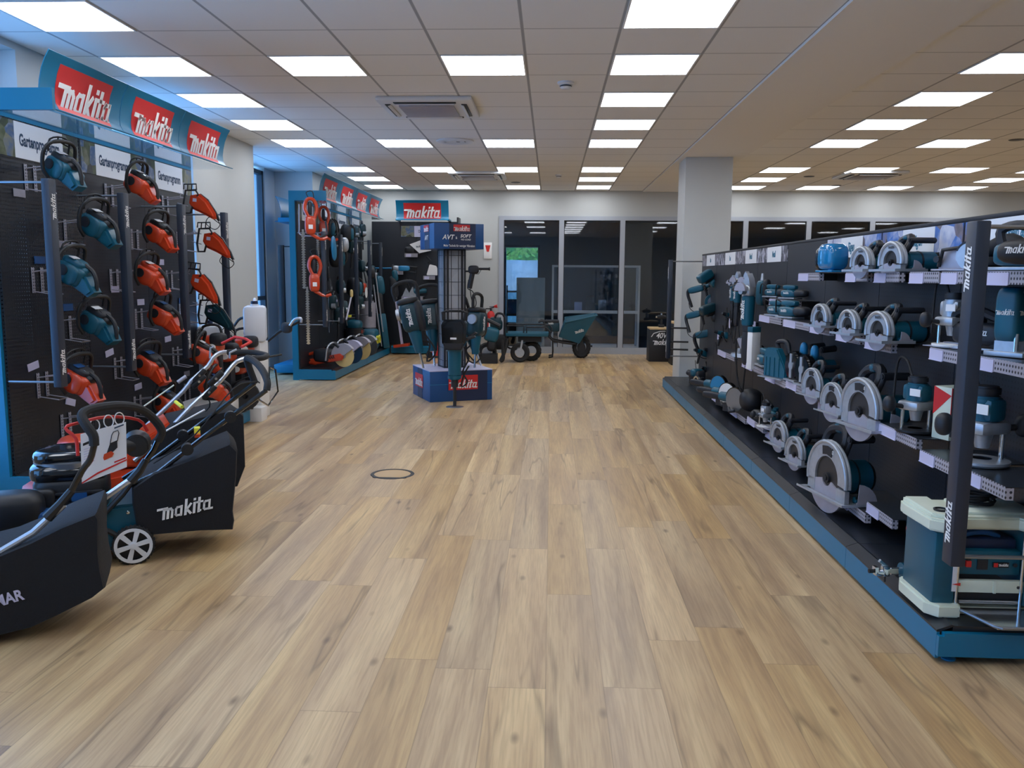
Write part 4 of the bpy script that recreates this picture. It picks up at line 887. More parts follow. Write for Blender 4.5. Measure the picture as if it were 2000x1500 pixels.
# clamp tool lying at the deck edge
t = thing('clamp_motor','blue cylindrical motor with silver clamp lying on the plinth edge','power tool',(1.545,3.60,.205),(0,.0,.12))
MB().cyl((.0,0,0),(.13,0,0),.032,bev=.004,n=22).build('motor','royal',t); MB().cyl((-.004,0,0),(.004,0,0),.034).build('rim','teal',t)
MB().box((-.035,0,0),(.07,.012,.02)).cyl((-.05,0,.008),(.0,0,.008),.006).cyl((-.05,0,-.012),(.0,0,-.012),.006).build('shaft','chrome',t)
MB().box((-.075,0,.0),(.03,.03,.045),bev=.004).box((-.10,0,-.008),(.05,.03,.022),bev=.004).box((-.085,.0,.03),(.05,.014,.014),rot=(0,.7,0)).box((-.12,0,.005),(.014,.03,.03)).build('clamp','chrome',t); MB().cyl((-.13,0,.0),(-.15,0,.0),.009).cyl((-.075,0,-.05),(-.075,0,-.02),.004).build('screw','ink_black',t)
MB().bx(.02,.1,-.02,.02,-.052,-.03).build('rest','cream',t)
t = thing('mortiser','teal mortising tool with white word standing behind the thicknesser','power tool',(1.80,3.93,.152),(0,0,.25))
MB().bx(-.06,-.02,-.05,.05,.07,.27,bev=.01).bx(-.0,.10,-.045,.05,.07,.23,bev=.01).build('housing','teal',t); MB().bx(-.022,.0,-.048,.05,.06,.28,bev=.004).bx(0,.07,-.02,.03,.23,.255).cyl((-.04,-.052,.235),(-.04,-.049,.235),.013).build('trim','ink_black',t)
MB().blob((.02,0,.055),(.14,.11,.04),.6).build('base','cast',t); MB().cyl((-.085,-.0,.13),(-.078,0,.13),.055,n=26).build('guide_disc','charcoal',t); MB().cyl((-.11,0,.15),(-.075,0,.15),.008).cyl((-.115,0,.15),(-.10,0,.15),.014).build('red_knob','red',t); MB().blob((-.09,-.01,.08),(.045,.04,.05),.8).build('ball_knob','ink_black',t)
MB().bx(-.05,.06,-.05,.05,0,.05).build('foot','charcoal',t); logo(t,(-.04,-.0515,.16),(1,0,0),UZ,.045)
# far end: grinders hanging head up, and drills on the end rods
gr = grinder(.40)
for i, (px, z, l, s_) in enumerate(((1433,1.40,'teal angle grinder hanging farthest along the right panel',.85),(1442,1.42,'second teal angle grinder hanging on the right panel',1.0),(1459,1.42,'third teal angle grinder hanging on the right panel',1.0),(1464,1.35,'largest teal angle grinder in front of the other hanging grinders',1.5))):
    place(gr, l, (1.80 if i < 3 else 1.70, ypx(px,1.80 if i < 3 else 1.70), z), (0,0,.45), None, s_)
t = thing('straight_tool','teal tool with dark back hanging right of the grinders','power tool',(1.84,ypx(1490,1.84),1.33),(0,0,.4)); MB().blob((0,0,.0),(.08,.1,.22),.5).build('body','teal',t); MB().blob((.0,-.06,.01),(.06,.06,.22),.5).build('handle','charcoal',t); MB().cyl((0,0,.1),(0,0,.17),.02,.012).build('nose','cast',t); MB().tube([(0,-.05,-.1),(.02,-.14,-.24),(.02,-.26,-.16),(.02,-.26,.02)],.005,6,smooth=5).build('power_cord','rubber',t)
t = thing('wall_bracket','perforated steel hanging plate beside the largest grinder','bracket',(1.80,ypx(1472,1.80),1.0)); MB().bx(-.04,.0,-.03,.03,0,.3).build('plate','perf_steel',t); MB().tube([(0,0,.25),(.16,0,.25)],.004).build('arm','steel',t)
for (px, z, l) in ((1497,1.36,'lilac price card right of the hanging grinders'),(1477,1.0,'small lilac price card under the hanging grinders'),(1430,.97,'lilac price card beside the far hanging drill'),(1408,.80,'grey price card low on the far end panel')):
    y = ypx(px, 1.93); t = thing('price_card', l, 'price label', (1.93, y, z)); MB().bx(-.002,.002,-.06,.06,-.05,.05).build('card','label',t); MB().bx(.002,.03,-.04,.04,-.03,.04).build('holder','ink_black',t)
hd = hammer_drill()
D_ = [(1368,563,1.72,.2,'rotary hammer hanging beside the pillar, uppermost on the end rods',2.6,1.1),(1362,613,1.66,.0,'rotary hammer with side grip hanging second on the end rods',2.4,1.1),(1385,650,1.72,.0,'teal rotary hammer hanging in the middle beside the pillar',2.9,1.2),(1375,690,1.66,0,'teal rotary hammer low beside the pillar',.5,1.1),(1400,690,1.72,0,'teal rotary hammer lowest above the far plinth end',.4,1.3),(1430,620,1.82,0,'dark rotary hammer hanging below the hanging grinders',.6,1.1),(1398,655,1.74,0,'rotary hammer tucked right of the middle one beside the pillar',2.2,1.0),(1378,722,1.70,0,'small rotary hammer near the deck at the pillar foot',1.0,.9),(1418,655,1.86,0,'dark rotary hammer flat against the far panel',.2,1.0)]
for (px, py, x, _, l, rz, s_) in D_:
    p = at(px, py, 1, 10.6 if x < 1.8 else 9.4); place(hd, l, tuple(p), (0,.25,rz), None, s_*.85)
for i, (px, py, y, l) in enumerate(((1397,538,10.3,'long teal and black percussion hammer angled at the top far end'),(1402,606,10.2,'dark percussion hammer with teal motor in the middle far end'),(1392,575+15,10.5,'round teal cut off machine on the far end panel'))):
    p = at(px, py, 1, y)
    if i < 2:
        t = thing('percussion_hammer', l, 'demolition hammer', tuple(p), (0,-.55 if i == 0 else -.35,.3)); MB().cyl((-.16,0,0),(.22,0,0),.03,bev=.005).build('grip_tube','charcoal',t); MB().blob((.0,0,-.07),(.22,.09,.1),.5).build('lower_body','teal' if i == 0 else 'charcoal',t); MB().blob((-.12,0,.06),(.2,.11,.11),.4).build('upper_body','teal' if i == 0 else 'teal_dark',t); MB().cyl((.03,-.05,-.1),(.03,-.056,-.1),.03).build('dial','chrome',t); MB().tube([(.18,0,-.05),(.3,0,-.2),(.2,.02,-.36),(.0,.02,-.3)],.006,6,smooth=5).build('power_cord','rubber',t)
        logo(t,(.0,-.047,-.06),(1,0,0),UZ,.12)
    else:
        t = thing('disc_cutter', l, 'power tool', tuple(p)); MB().cyl((-.0,-.03,0),(.0,.03,0),.1,n=28,bev=.01).build('guard','teal',t); MB().cyl((0,-.036,0),(0,-.03,0),.07,n=24).build('disc','chrome',t); MB().tube([(.08,0,.04),(.2,0,.08),(.22,0,-.02),(.1,0,-.06)],.018,8,smooth=3).build('handle','charcoal',t); MB().cyl((0,.03,0),(0,.14,0),.04).build('motor','charcoal',t)
for i, (px, py, y, l) in enumerate(((1415,765,9.0,'dark polisher with chrome ring on the far plinth deck'),(1385,720,10.4,'blue and black breaker resting at the far plinth end'))):
    x = at(px, py, 1, y).x
    t = thing('floor_tool', l, 'power tool', (min(x,1.82), y, .152), (0,0,.4)); MB().blob((0,0,.1),(.16,.22,.16),.6).cyl((0,-.14,.06),(0,.2,.12),.035).build('body','charcoal',t); MB().blob((-.02,-.02,.14),(.15,.12,.1),.6).build('motor','teal',t); MB().lathe([(.04,0),(.06,0),(.06,.03),(.04,.03)],20,Tr(-.08,-.1,.05) @ Matrix.Rotation(PI/2,4,'Y')).build('ring','chrome',t); MB().bx(-.05,.05,-.1,.1,0,.04).build('foot','rubber',t)
# ================================================================ LEFT SIDE
def chainsaw(col, cover='charcoal', sticker='paper'):
    t = thing('chainsaw', 'c', 'chainsaw')
    m = MB().blob((.0,0,-.01),(.25,.22,.17),.45).prism([(-.02,-.085),(.22,-.115),(.255,-.05),(.14,.03),(-.02,.03)],.15,MY,bev=.02)
    m.blob((.0,-.095,-.01),(.2,.06,.17),.7).blob((.06,.06,-.035),(.22,.12,.13),.5); m.build('engine_housing', col, t)
    MB().blob((-.02,0,.075),(.2,.15,.09),.55).blob((.08,.01,.055),(.09,.13,.07),.7).build('top_cover', cover, t)
    MB().tube([(.02,-.14,-.10),(-.02,-.19,-.03),(-.06,-.20,.10),(-.07,-.14,.19),(-.075,0,.215),(-.07,.12,.19),(-.05,.155,.09),(-.02,.135,.0)],.0165,8,smooth=5).build('front_handle', 'black', t)
    MB().tube([(-.09,-.12,.1),(-.115,-.12,.2),(-.115,.0,.235),(-.115,.1,.2),(-.09,.11,.1)],.008,6,smooth=3).tube([(-.105,-.12,.165),(-.11,0,.19),(-.105,.1,.165)],.007,6).tube([(-.105,-.04,.18),(-.112,-.04,.225)],.006,6).tube([(-.105,.04,.18),(-.112,.04,.225)],.006,6).build('hand_guard', 'black', t)
    MB().tube([(.06,0,.10),(.14,0,.085),(.20,0,.03),(.24,.0,-.04)],.021,8,smooth=4,r2=.016).build('rear_handle', 'black', t)
    MB().box((-.03,-.035,.125),(.05,.09,.004)).build('sticker', sticker, t)
    MB().tube([(-.05,-.03,.115),(.05,-.05,.115)],.005,6).build('chrome_trim', 'chrome', t); MB().cyl((-.03,-.128,.01),(-.03,-.134,.01),.045,n=16).build('starter_cover', 'charcoal', t)
    MB().box((-.135,.06,-.03),(.03,.06,.1),bev=.008).prism([(-.16,-.08),(-.13,-.03),(-.165,-.02),(-.135,.0),(-.16,.04),(-.12,.04),(-.12,-.08)],.006,Tr(0,.07,0) @ MY).build('muffler', 'steel', t)
    return t
cs_t, cs_o, cs_k = chainsaw('teal','charcoal'), chainsaw('orange','charcoal','royal'), chainsaw('orange','black')
cs_tc, cs_oc = chainsaw('teal','teal'), chainsaw('orange','orange')
SAWS = [(cs_t,122,328,'topmost teal chainsaw hanging on the first column of the left wall',1.0),(cs_t,190,440,'teal chainsaw with dark cover second from top on first column',1.1),
 (cs_tc,145,532,'teal chainsaw with teal cover partly behind the first post',1.08),(cs_t,190,628,'teal chainsaw with white sticker lowest of the first column teal ones',1.08),(cs_o,155,742,'large orange chainsaw lowest beside the first post',1.1),
 (cs_k,272,360,'topmost orange chainsaw between first and second posts',1.02),(cs_k,310,455,'orange chainsaw with white sticker right of the second post, second row',1.06),(cs_oc,292,537,'orange chainsaw with orange cover beside second post, third row',1.06),
 (cs_o,318,615,'orange chainsaw with blue sticker fourth in the second column',1.1),(cs_o,293,712,'orange chainsaw beside the bottom of the second post',1.1),(cs_o,325,785,'orange chainsaw lowest in the second column',1.05)]
for i, (p, px, py, l, s) in enumerate(SAWS):
    loc = at(px, py, 0, -3.20); place(p, l, tuple(loc), (0,.5,-.2+.08*(i % 3)), None, s*.74)
FAR = [(cs_oc,388,395,'orange electric chainsaw topmost between third and fourth posts'),(cs_k,415,470,'black and orange chainsaw with hanging cord beside the fourth post'),(cs_oc,392,552,'orange slim chainsaw behind the third post'),(cs_tc,418,610,'dark teal chainsaw with big hand guard beside the fourth post')]
def electric_saw(col, col2):
    t = thing('electric_chainsaw', 'e', 'chainsaw')
    MB().prism([(-.10,.07),(.02,.10),(.13,.03),(.24,-.10),(.27,-.17),(.22,-.18),(.08,-.13),(-.06,-.09),(-.11,-.02)],.11,MY,bev=.03).build('motor_housing', col, t)
    MB().prism([(.02,.105),(.13,.045),(.25,-.10),(.30,-.19),(.27,-.19),(.11,.0),(.0,.07)],.045,MY,bev=.012).build('rear_grip', col2, t)
    MB().tube([(-.17,-.02,.12),(-.04,-.02,.14),(.0,-.02,.09),(-.05,-.03,-.02),(-.07,-.04,-.14),(-.15,-.04,-.15),(-.18,-.03,-.06)],.013,8,closed=True).build('front_handle','black',t)
    m = MB().tube([(-.19,-.03,.13),(-.19,-.03,.19),(-.03,-.03,.21),(-.02,-.03,.14)],.008,6)
    for x in (-.14,-.085): m.tube([(x,-.03,.13),(x,-.03,.197)],.007,6)
    m.build('hand_guard','black',t)
    MB().box((-.02,-.058,.02),(.05,.003,.04)).build('sticker','label',t)
    MB().tube([(.26,0,-.17),(.30,.0,-.24),(.22,.02,-.30),(.10,.03,-.24),(.16,.0,-.16),(.28,.02,-.22)],.005,6,smooth=5).build('power_cord','rubber',t)
    MB().tube([(-.15,.0,.06),(-.30,.03,.08)],.005,6).tube([(-.14,.0,-.06),(-.30,.03,-.04)],.005,6).build('hanger_wire','galv',t)
    return t
eo, ek, et = electric_saw('orange','black'), electric_saw('orange','charcoal'), electric_saw('teal_dark','charcoal')
for i, (p, px, py, l) in enumerate(FAR): place((eo,ek,eo,et)[i], l, tuple(at(px, py, 0, -3.16)), (0,.12 if i != 2 else .25,-.15), None, (.74,.78,.8,.8)[i])
for (px, py, l, p) in ((415,755,'orange chainsaw standing on white box behind the mower handles',cs_o),(392,690,'red orange chainsaw with black loop at the foot of third post',cs_k)):
    place(p, l, tuple(at(px, py, 0, -2.98 if px > 400 else -3.1)), (0,.5,.2), None, .85)
# wire hangers and price cards on the perforated panels
wh = thing('wire_hanger','w','wall hook')
MB().tube([(.0,-.05,0),(.0,-.05,-.15),(.14,-.05,-.17),(.14,.05,-.17),(.0,.05,-.15),(.0,.05,0)],.0045,6).tube([(0,-.05,-.02),(.16,-.05,.0),(.17,-.05,.03)],.0045,6).tube([(0,.05,-.02),(.16,.05,.0),(.17,.05,.03)],.0045,6).tube([(.15,-.05,0),(.15,.05,0)],.0045,6).build('wire_arms','galv',wh)
MB().bx(0,.004,-.065,-.035,-.16,.01).bx(0,.004,.035,.065,-.16,.01).build('hook_plate','perf_steel',wh)
HK = [(58,325,'beside the topmost teal chainsaw'),(118,430,'left of the second teal chainsaw'),(72,525,'left of the first post, middle height'),(128,620,'left of the lowest teal chainsaw'),(82,730,'left of the first post, low'),
 (212,362,'left of the topmost orange chainsaw'),(262,450,'left of the second orange chainsaw'),(222,528,'empty, in the middle panel'),(270,605,'left of the fourth orange chainsaw'),(230,700,'left of the low orange chainsaw'),(322,385,'empty, top of the third panel'),(350,455,'third panel, second row'),(330,530,'third panel, third row'),(355,595,'third panel, fourth row'),(342,680,'third panel, fifth row'),(268,775,'left of the lowest orange chainsaw'),(365,750,'low on the third panel'),(128,810,'low beside the mower handle')]
for px, py, l in HK: place(wh, 'silver wire hanger on the left panel, '+l, tuple(at(px, py, 0, -3.455)), group=None)
CARDS = [(38,377,0,'high on first panel','galv'),(65,715,.15,'low on first panel','label'),(78,508,0,'blue, behind first post','royal'),(124,477,0,'below the second teal saw','galv'),(133,600,0,'blue, left of lowest teal saw','royal'),(225,565,0,'below the empty middle hanger','label'),(214,689,.15,'tilted, low on middle panel','label'),(314,512,0,'third panel beside orange saw','label'),(275,590,0,'beside fourth orange saw','label'),(328,662,.05,'third panel, below fourth saw','label'),(270,755,.05,'beside lowest orange saw','label'),(138,785,-.3,'under the large orange saw','label'),(355,587,0,'blue, fourth row third panel','royal'),(352,490,0,'grey, second row third panel','galv'),(365,730,0,'grey, low third panel','galv')]
for px, py, r, l, m in CARDS:
    o = MB().box((0,0,0),(.004,.12,.05)).build('price_card', m); o.location = at(px, py, 0, -3.452); o.rotation_euler = (r,0,0); tag(o, 'small price card on the left panel, '+l, 'price label')
# ---------------------------------------------------------------- mowers
def pl(px, py, o, yaw, ly):
    """local point on the lateral plane ly of a machine standing at o turned by yaw"""
    c, s = math.cos(yaw), math.sin(yaw); n = Vector((-s, c, 0)); P0 = Vector((o[0], o[1], 0))+n*ly
    d = _r*((px-1000)/FL)-_u*((py-750)/FL)+_f; q = Vector((0,0,CAMH)); t = (P0-q).dot(n)/d.dot(n); w_ = q+d*t-Vector((o[0],o[1],0))
    return Vector((w_.x*c+w_.y*s, ly, w_.z))
def spoked_wheel(t, x, y, r, side, rim='white_plastic'):
    w_ = MB().lathe([(r*.72,-.02),(r*.98,-.022),(r,-.012),(r,.012),(r*.98,.022),(r*.72,.02)],30,Tr(x,y,r) @ Matrix.Rotation(PI/2,4,'X'))
    for k in range(30):
        a = 2*PI*k/30; w_.box((x+r*math.cos(a),y,r+r*math.sin(a)),(.008,.036,.008),rot=(0,-a,0))
    o = w_.build('wheel','rubber',t)
    f = y+side*.02; q = MB().arc(r*.76,r*.92,0,2*PI,.008,Tr(x,f,r) @ MY,36)
    for k in range(6):
        a = 2*PI*k/6+.25
        q.prism([(r*.1*math.cos(a-1.2),r*.1*math.sin(a-1.2)),(r*.80*math.cos(a-.16),r*.80*math.sin(a-.16)),(r*.80*math.cos(a+.16),r*.80*math.sin(a+.16)),(r*.1*math.cos(a+1.2),r*.1*math.sin(a+1.2))],.008,Tr(x,f,r) @ MY)
    q.cyl((x,f+side*.012,r),(x,f-side*.004,r),r*.2,bev=.004); q.build('rim',rim,o)
    MB().cyl((x,y-.005,r),(x,y+.005,r),r*.74,n=30).build('inner_disc','ink_black',o)
    return o
def bag(t, near, w_, m='fabric', name='grass_bag'):
    """near: polygon (x,z) of the near side; w_ = width towards +Y"""
    b = bmesh.new(); n = len(near); cx = sum(p[0] for p in near)/n; cz = sum(p[1] for p in near)/n; rings = []
    for y, s in ((0,.97),(.02,1.0),(w_*.5,1.015),(w_-.02,1.0),(w_,.97)): rings.append([b.verts.new((cx+(p[0]-cx)*s, y, cz+(p[1]-cz)*s)) for p in near])
    for A, B in zip(rings, rings[1:]):
        for i in range(n): b.faces.new((A[i], A[(i+1)%n], B[(i+1)%n], B[i]))
    b.faces.new(rings[0][::-1]); b.faces.new(rings[-1])
    m_ = MB(); m_._add(b); return m_.build(name, m, t, ang=50)
def engine(t, c, s=1, top='gloss_black'):
    x, y, z = c
    MB().blob((x,y,z),(.3*s,.3*s,.2*s),.45).build('engine_block','black',t)
    MB().blob((x,y,z+.10*s),(.32*s,.30*s,.09*s),.5).build('engine_cover',top,t)
    MB().cyl((x,y,z+.13*s),(x,y,z+.155*s),.10*s,n=28,bev=.006).build('starter_grille','charcoal',t)
    for k in range(5): MB().bx(x-.16*s,x+.13*s,y-.165*s,y-.14*s,z-.07*s+k*.022*s,z-.062*s+k*.022*s).build('cooling_fin','charcoal',t)
    MB().blob((x-.1*s,y-.15*s,z-.02*s),(.1*s,.07*s,.14*s),.4).build('air_filter','black',t)
    MB().box((x+.04*s,y-.165*s,z+.005*s),(.06*s,.006,.035*s)).build('engine_label','royal',t)
YAW2 = math.radians(24)
def P3(l, o, yaw): return [pl(a, b, o, yaw, c) for a, b, c in l]
# teal mower
O2 = (-2.10, 4.03); M2 = thing('lawn_mower','teal lawn mower with black grass bag and white spoked wheel','lawn mower',(O2[0],O2[1],0),(0,0,YAW2))
for (x, y, s) in ((0,.0,-1),(0,.46,1),(-.52,.02,-1),(-.52,.44,1)): spoked_wheel(M2, x, y, .098 if x == 0 else .09, s)
MB().prism([(-.62,.06),(-.60,.2),(-.5,.25),(-.05,.30),(.06,.30),(.09,.12),(.05,.07)],.40,Tr(0,.23,0) @ MY,bev=.015).build('deck','teal',M2)
for (x, z) in ((-.13,.25),(-.02,.26),(-.2,.2),(.03,.29)): MB().lathe([(0,.006),(.008,.005),(.011,0)],12,Tr(x,.029,z) @ Matrix.Rotation(PI/2,4,'X')).build('bolt','chrome',M2)
MB().tube([(-.3,.02,.2),(-.15,.0,.2),(-.03,-.0,.12)],.014,8,smooth=3).build('height_lever','black',M2)
engine(M2,(-.28,.20,.36),1.15); MB().lathe([(.15,0),(.17,.0),(.172,.03),(.15,.035)],28,Tr(-.28,.20,.50)).build('grey_ring','steel',M2); MB().blob((-.28,.20,.55),(.34,.30,.08),.6).build('top_shroud','gloss_black',M2)
nb = [pl(a, b, O2, YAW2, .0) for a, b in ((258,985),(257,955),(300,925),(385,893),(450,866),(464,880),(462,930),(455,1000),(458,1018),(455,1036),(390,1038),(300,1046),(268,1040))]
bg2 = bag(M2, [(p.x, p.z) for p in nb], .40); c = pl(362, 994, O2, YAW2, -.006); e1 = pl(309,1008,O2,YAW2,-.006); e2 = pl(417,984,O2,YAW2,-.006)
bl = logo(None, (0,0,0), (1,0,0), UZ, 1); v = e2-e1; bl.matrix_world = frame(c, (v.x,0,v.z), UZ) @ Matrix.Diagonal((v.length*1.04,v.length*1.04,.3,1)); bl.parent = bg2
MB().tube([p for p in P3([(200,1008,.02),(240,965,.02),(262,935,.02)],O2,YAW2)],.014).build('handle_bracket','black',M2)
nearB = P3([(245,952,.03),(308,924,.03),(400,852,.03),(521,762,.03)],O2,YAW2); farA = P3([(240,935,.42),(297,899,.42),(400,822,.42),(498,748,.42)],O2,YAW2)
MB().tube(nearB,.0125,8).build('handle_tube','gloss_black',M2); MB().tube(farA,.0125,8).build('handle_tube','gloss_black',M2)
MB().tube([nearB[-1]]+P3([(522,745,.05),(512,722,.15),(497,706,.28),(482,702,.38)],O2,YAW2)+[farA[-1]],.019,10,smooth=4).build('foam_grip','rubber',M2)
MB().tube(P3([(524,760,.03),(526,717,.06),(538,722,.2),(543,764,.3),(524,792,.2),(501,778,.04)],O2,YAW2),.005,6).build('drive_lever','gloss_black',M2)
for (a, b, y) in ((450,814,.03),(357,850,.42),(366,877,.03)):
    p = pl(a, b, O2, YAW2, y); MB().cyl((p.x,p.y-.03,p.z),(p.x,p.y+.03,p.z),.03,n=16,bev=.005).cyl((p.x,p.y-.034,p.z),(p.x,p.y-.028,p.z),.008).build('clamp_knob','black',M2)
MB().tube(P3([(300,905,.1),(380,850,.1),(455,760,.2),(500,745,.3)],O2,YAW2),.004,6,smooth=4).build('control_cable','rubber',M2)
p = pl(385,840,O2,YAW2,.2); MB().box(p,(.03,.06,.03)).build('yellow_tag','yellow',M2); MB().box((p.x,p.y,p.z-.02),(.03,.14,.016)).build('orange_clip','orange',M2)
MB().tube(P3([(318,845,.2),(400,800,.2)],O2,YAW2),.005,6).build('starter_cord','white',M2)
# dolmar mower in the foreground
O1 = (-2.02, 3.12); M1 = thing('lawn_mower','nearest lawn mower with black bag cropped by the left edge and silver tubes','lawn mower',(O1[0],O1[1],0),(0,0,YAW2))
nb = [pl(a, b, O1, YAW2, 0) for a, b in ((-170,1130),(0,1085),(60,1060),(120,1030),(188,1003),(193,1012),(193,1080),(197,1115),(205,1150),(180,1170),(110,1205),(60,1228),(0,1243),(-120,1250))]
nb = [Vector((p.x,0,max(p.z,.012))) for p in nb]
bg1 = bag(M1, [(p.x, p.z) for p in nb], .42)
e1 = pl(-75,1196,O1,YAW2,-.004); e2 = pl(50,1160,O1,YAW2,-.004); v = e2-e1; cc = (e1+e2)/2
tx = text('DOLMAR','lettering',None,(0,0,0),(1,0,0),UZ,.05,'label',.8,bold=.03); tx.matrix_world = frame(cc,(v.x,0,v.z),UZ) @ Matrix.Diagonal((.062,.062,.1,1)); tx.parent = bg1
MB().prism([(-.95,.06),(-.93,.22),(-.75,.27),(-.35,.30),(-.30,.08)],.42,Tr(0,.24,0) @ MY,bev=.02).build('deck','cyan',M1)
for (x, y, s) in ((-.42,.0,-1),(-.42,.48,1),(-.85,.02,-1),(-.85,.46,1)): spoked_wheel(M1, x, y, .1, s)
engine(M1,(-.55,.25,.37),1.0,'gloss_black')
na = P3([(-60,1112,.04),(0,1078,.04),(65,1040,.04),(125,985,.04)],O1,YAW2); fa = P3([(60,1052,.42),(130,1008,.42),(200,975,.42),(268,928,.42)],O1,YAW2)
MB().tube(na,.014,10).build('lower_tube','silver',M1); MB().tube(fa,.014,10).build('lower_tube','silver',M1)
for a in (P3([(92,1012,.04),(118,985,.04),(140,958,.04)],O1,YAW2), P3([(255,940,.42),(272,920,.42),(285,898,.42)],O1,YAW2)): MB().tube(a,.022,8,r2=.016).build('hinge','black',M1)
u1 = P3([(138,962,.04),(160,920,.04),(176,898,.04),(184,870,.04)],O1,YAW2); u2 = P3([(285,900,.42),(300,880,.42),(308,862,.42)],O1,YAW2)
MB().tube(u1,.013,10,smooth=3).build('upper_tube','gloss_black',M1); MB().tube(u2,.013,10).build('upper_tube','gloss_black',M1)
MB().tube([u1[-1]]+P3([(182,850,.04),(168,830,.05),(160,811,.08),(178,799,.12),(230,792,.22),(272,798,.33),(300,818,.40),(316,842,.42)],O1,YAW2)+[u2[-1]],.019,10,smooth=4).build('foam_grip','rubber',M1)
MB().tube(P3([(152,890,.06),(148,856,.06),(128,836,.07),(152,826,.10),(210,814,.24),(270,820,.38),(288,842,.40)],O1,YAW2),.007,8,smooth=3).build('bail_lever','red',M1)
p = pl(267,868,O1,YAW2,.36); MB().cyl((p.x,p.y-.04,p.z),(p.x,p.y+.05,p.z),.05,.06,n=20,bev=.006).cyl((p.x-.06,p.y-.03,p.z),(p.x,p.y,p.z),.036,n=18).build('switch_box','black',M1)
for dx, dz in ((0,.014),(0,-.014),(.0,0)): MB().cyl((p.x-.066,p.y-.032-dz*.6,p.z+dz),(p.x-.058,p.y-.03-dz*.6,p.z+dz),.004,n=8).build('pin','chrome',M1)
# sign card hanging from the red lever
o = P3([(157,848,.2),(246,824,.2),(248,912,.2),(160,945,.2)],O1,YAW2); cs = MB().prism([(q.x,q.z) for q in (o[0],o[1],o[2],o[3])],.003,Tr(0,.2,0) @ MY).build('card','paper')
CR = thing('sign_card','white sales card with a small orange mower picture hanging on the red lever','sign',(O1[0],O1[1],0),(0,0,YAW2)); cs.parent = CR
def cardpt(u, v, d=-.004):
    a = o[0].lerp(o[1], u); b = o[3].lerp(o[2], u); q = a.lerp(b, v); return Vector((q.x, .2+d, q.z))
ux = (o[1]-o[0]); ux = Vector((ux.x,0,ux.z)); uz = (o[0]-o[3]); uz = Vector((uz.x,0,uz.z)); W_ = ux.length; Hh = uz.length
def patch(name, pts, m, d): return MB().prism([(cardpt(u,v).x, cardpt(u,v).z) for u, v in pts],.002,Tr(0,.2+d,0) @ MY).build(name, m, CR)
patch('red_band',[(0,.97),(.35,.88),(1,.82),(1,.85),(.35,.92),(0,1.0)],'sign_red',-.002); patch('red_band',[(.72,.78),(.98,.77),(.98,.80),(.72,.81)],'sign_red',-.002)
patch('picture_deck',[(.48,.62),(.5,.55),(.66,.53),(.72,.6),(.68,.66),(.5,.68)],'orange',-.0035); patch('picture_bag',[(.56,.54),(.64,.36),(.80,.34),(.8,.5),(.7,.56)],'charcoal',-.003)
MB().tube([cardpt(.64,.38),cardpt(.68,.2),cardpt(.72,.14),cardpt(.82,.13),cardpt(.84,.2),cardpt(.8,.36)],.0018,5).build('picture_handle','ink_black',CR)
for k in range(7): patch('text_line',[(.06,.32+.05*k),(.3,.31+.05*k),(.3,.322+.05*k),(.06,.332+.05*k)],'label',-.002)
patch('heading',[(.05,.2),(.2,.18),(.2,.23),(.05,.25)],'ink_black',-.002); patch('heading',[(.74,.05),(.95,.03),(.95,.06),(.74,.08)],'ink',-.002)
for (a, b) in ((185,828),(212,820),(233,815)):
    q = pl(a, b, O1, YAW2, .2); MB().tube([(q.x+.018*math.cos(t_), .2+.012*math.cos(t_+1), q.z+.028*math.sin(t_)-.006) for t_ in [2*PI*k/14 for k in range(14)]],.0025,6,closed=True).build('ring','white',CR)
# orange mower at the back
YAW3 = math.radians(30); O3 = (-2.36, 4.62); M3 = thing('lawn_mower','orange lawn mower with silver handle tubes and red lever, farthest of the three','lawn mower',(O3[0],O3[1],0),(0,0,YAW3))
MB().prism([(-.62,.06),(-.60,.22),(-.5,.28),(-.05,.34),(.06,.34),(.09,.12),(.05,.07)],.42,Tr(0,.23,0) @ MY,bev=.03).blob((-.22,.22,.40),(.40,.34,.26),.5).build('deck','orange',M3)
MB().prism([(-.1,.36),(.05,.52),(.18,.60),(.22,.54),(.08,.34)],.36,Tr(0,.22,0) @ MY,bev=.01).build('rear_flap','orange',M3)
for (x, y, s) in ((0,.0,-1),(0,.46,1),(-.52,.02,-1),(-.52,.44,1)): spoked_wheel(M3, x, y, .095, s)
MB().tube([(-.3,.1,.5),(-.1,.05,.54),(.03,.04,.44)],.007,6,smooth=4).build('power_cord','rubber',M3)
nb = [(.08,.14),(.08,.50),(.2,.60),(.55,.66),(.60,.62),(.60,.30),(.55,.18)]; bag(M3, nb, .42)
n3 = P3([(262,900,.03),(317,853,.03),(374,793,.03),(402,768,.03),(430,744,.03),(449,721,.03),(463,706,.03),(482,700,.03)],O3,YAW3); f3 = P3([(240,875,.42),(272,845,.42),(357,765,.42),(373,744,.42),(406,715,.42),(416,699,.42),(430,689,.42),(444,688,.42)],O3,YAW3)
MB().tube(n3,.0135,10,smooth=2).build('handle_tube','silver',M3); MB().tube(f3,.0135,10,smooth=2).build('handle_tube','silver',M3)
MB().tube([n3[-1]]+P3([(505,700,.04),(519,697,.14),(518,693,.24),(490,688,.36)],O3,YAW3)+[f3[-1]],.018,10,smooth=4).build('foam_grip','rubber',M3)
rb_ = P3([(449,700,.05),(449,689,.05),(471,678,.05),(490,668,.08),(480,662,.22),(459,658,.36),(433,671,.40),(411,680,.42),(410,700,.42)],O3,YAW3)
MB().tube(rb_[:2]+[rb_[1].lerp(rb_[2],.6)],.006,6).tube([rb_[-2].lerp(rb_[-3],.3)]+rb_[-2:],.006,6).build('lever_arms','silver',M3); MB().tube(rb_[2:7],.009,8).build('bail_lever','red',M3)
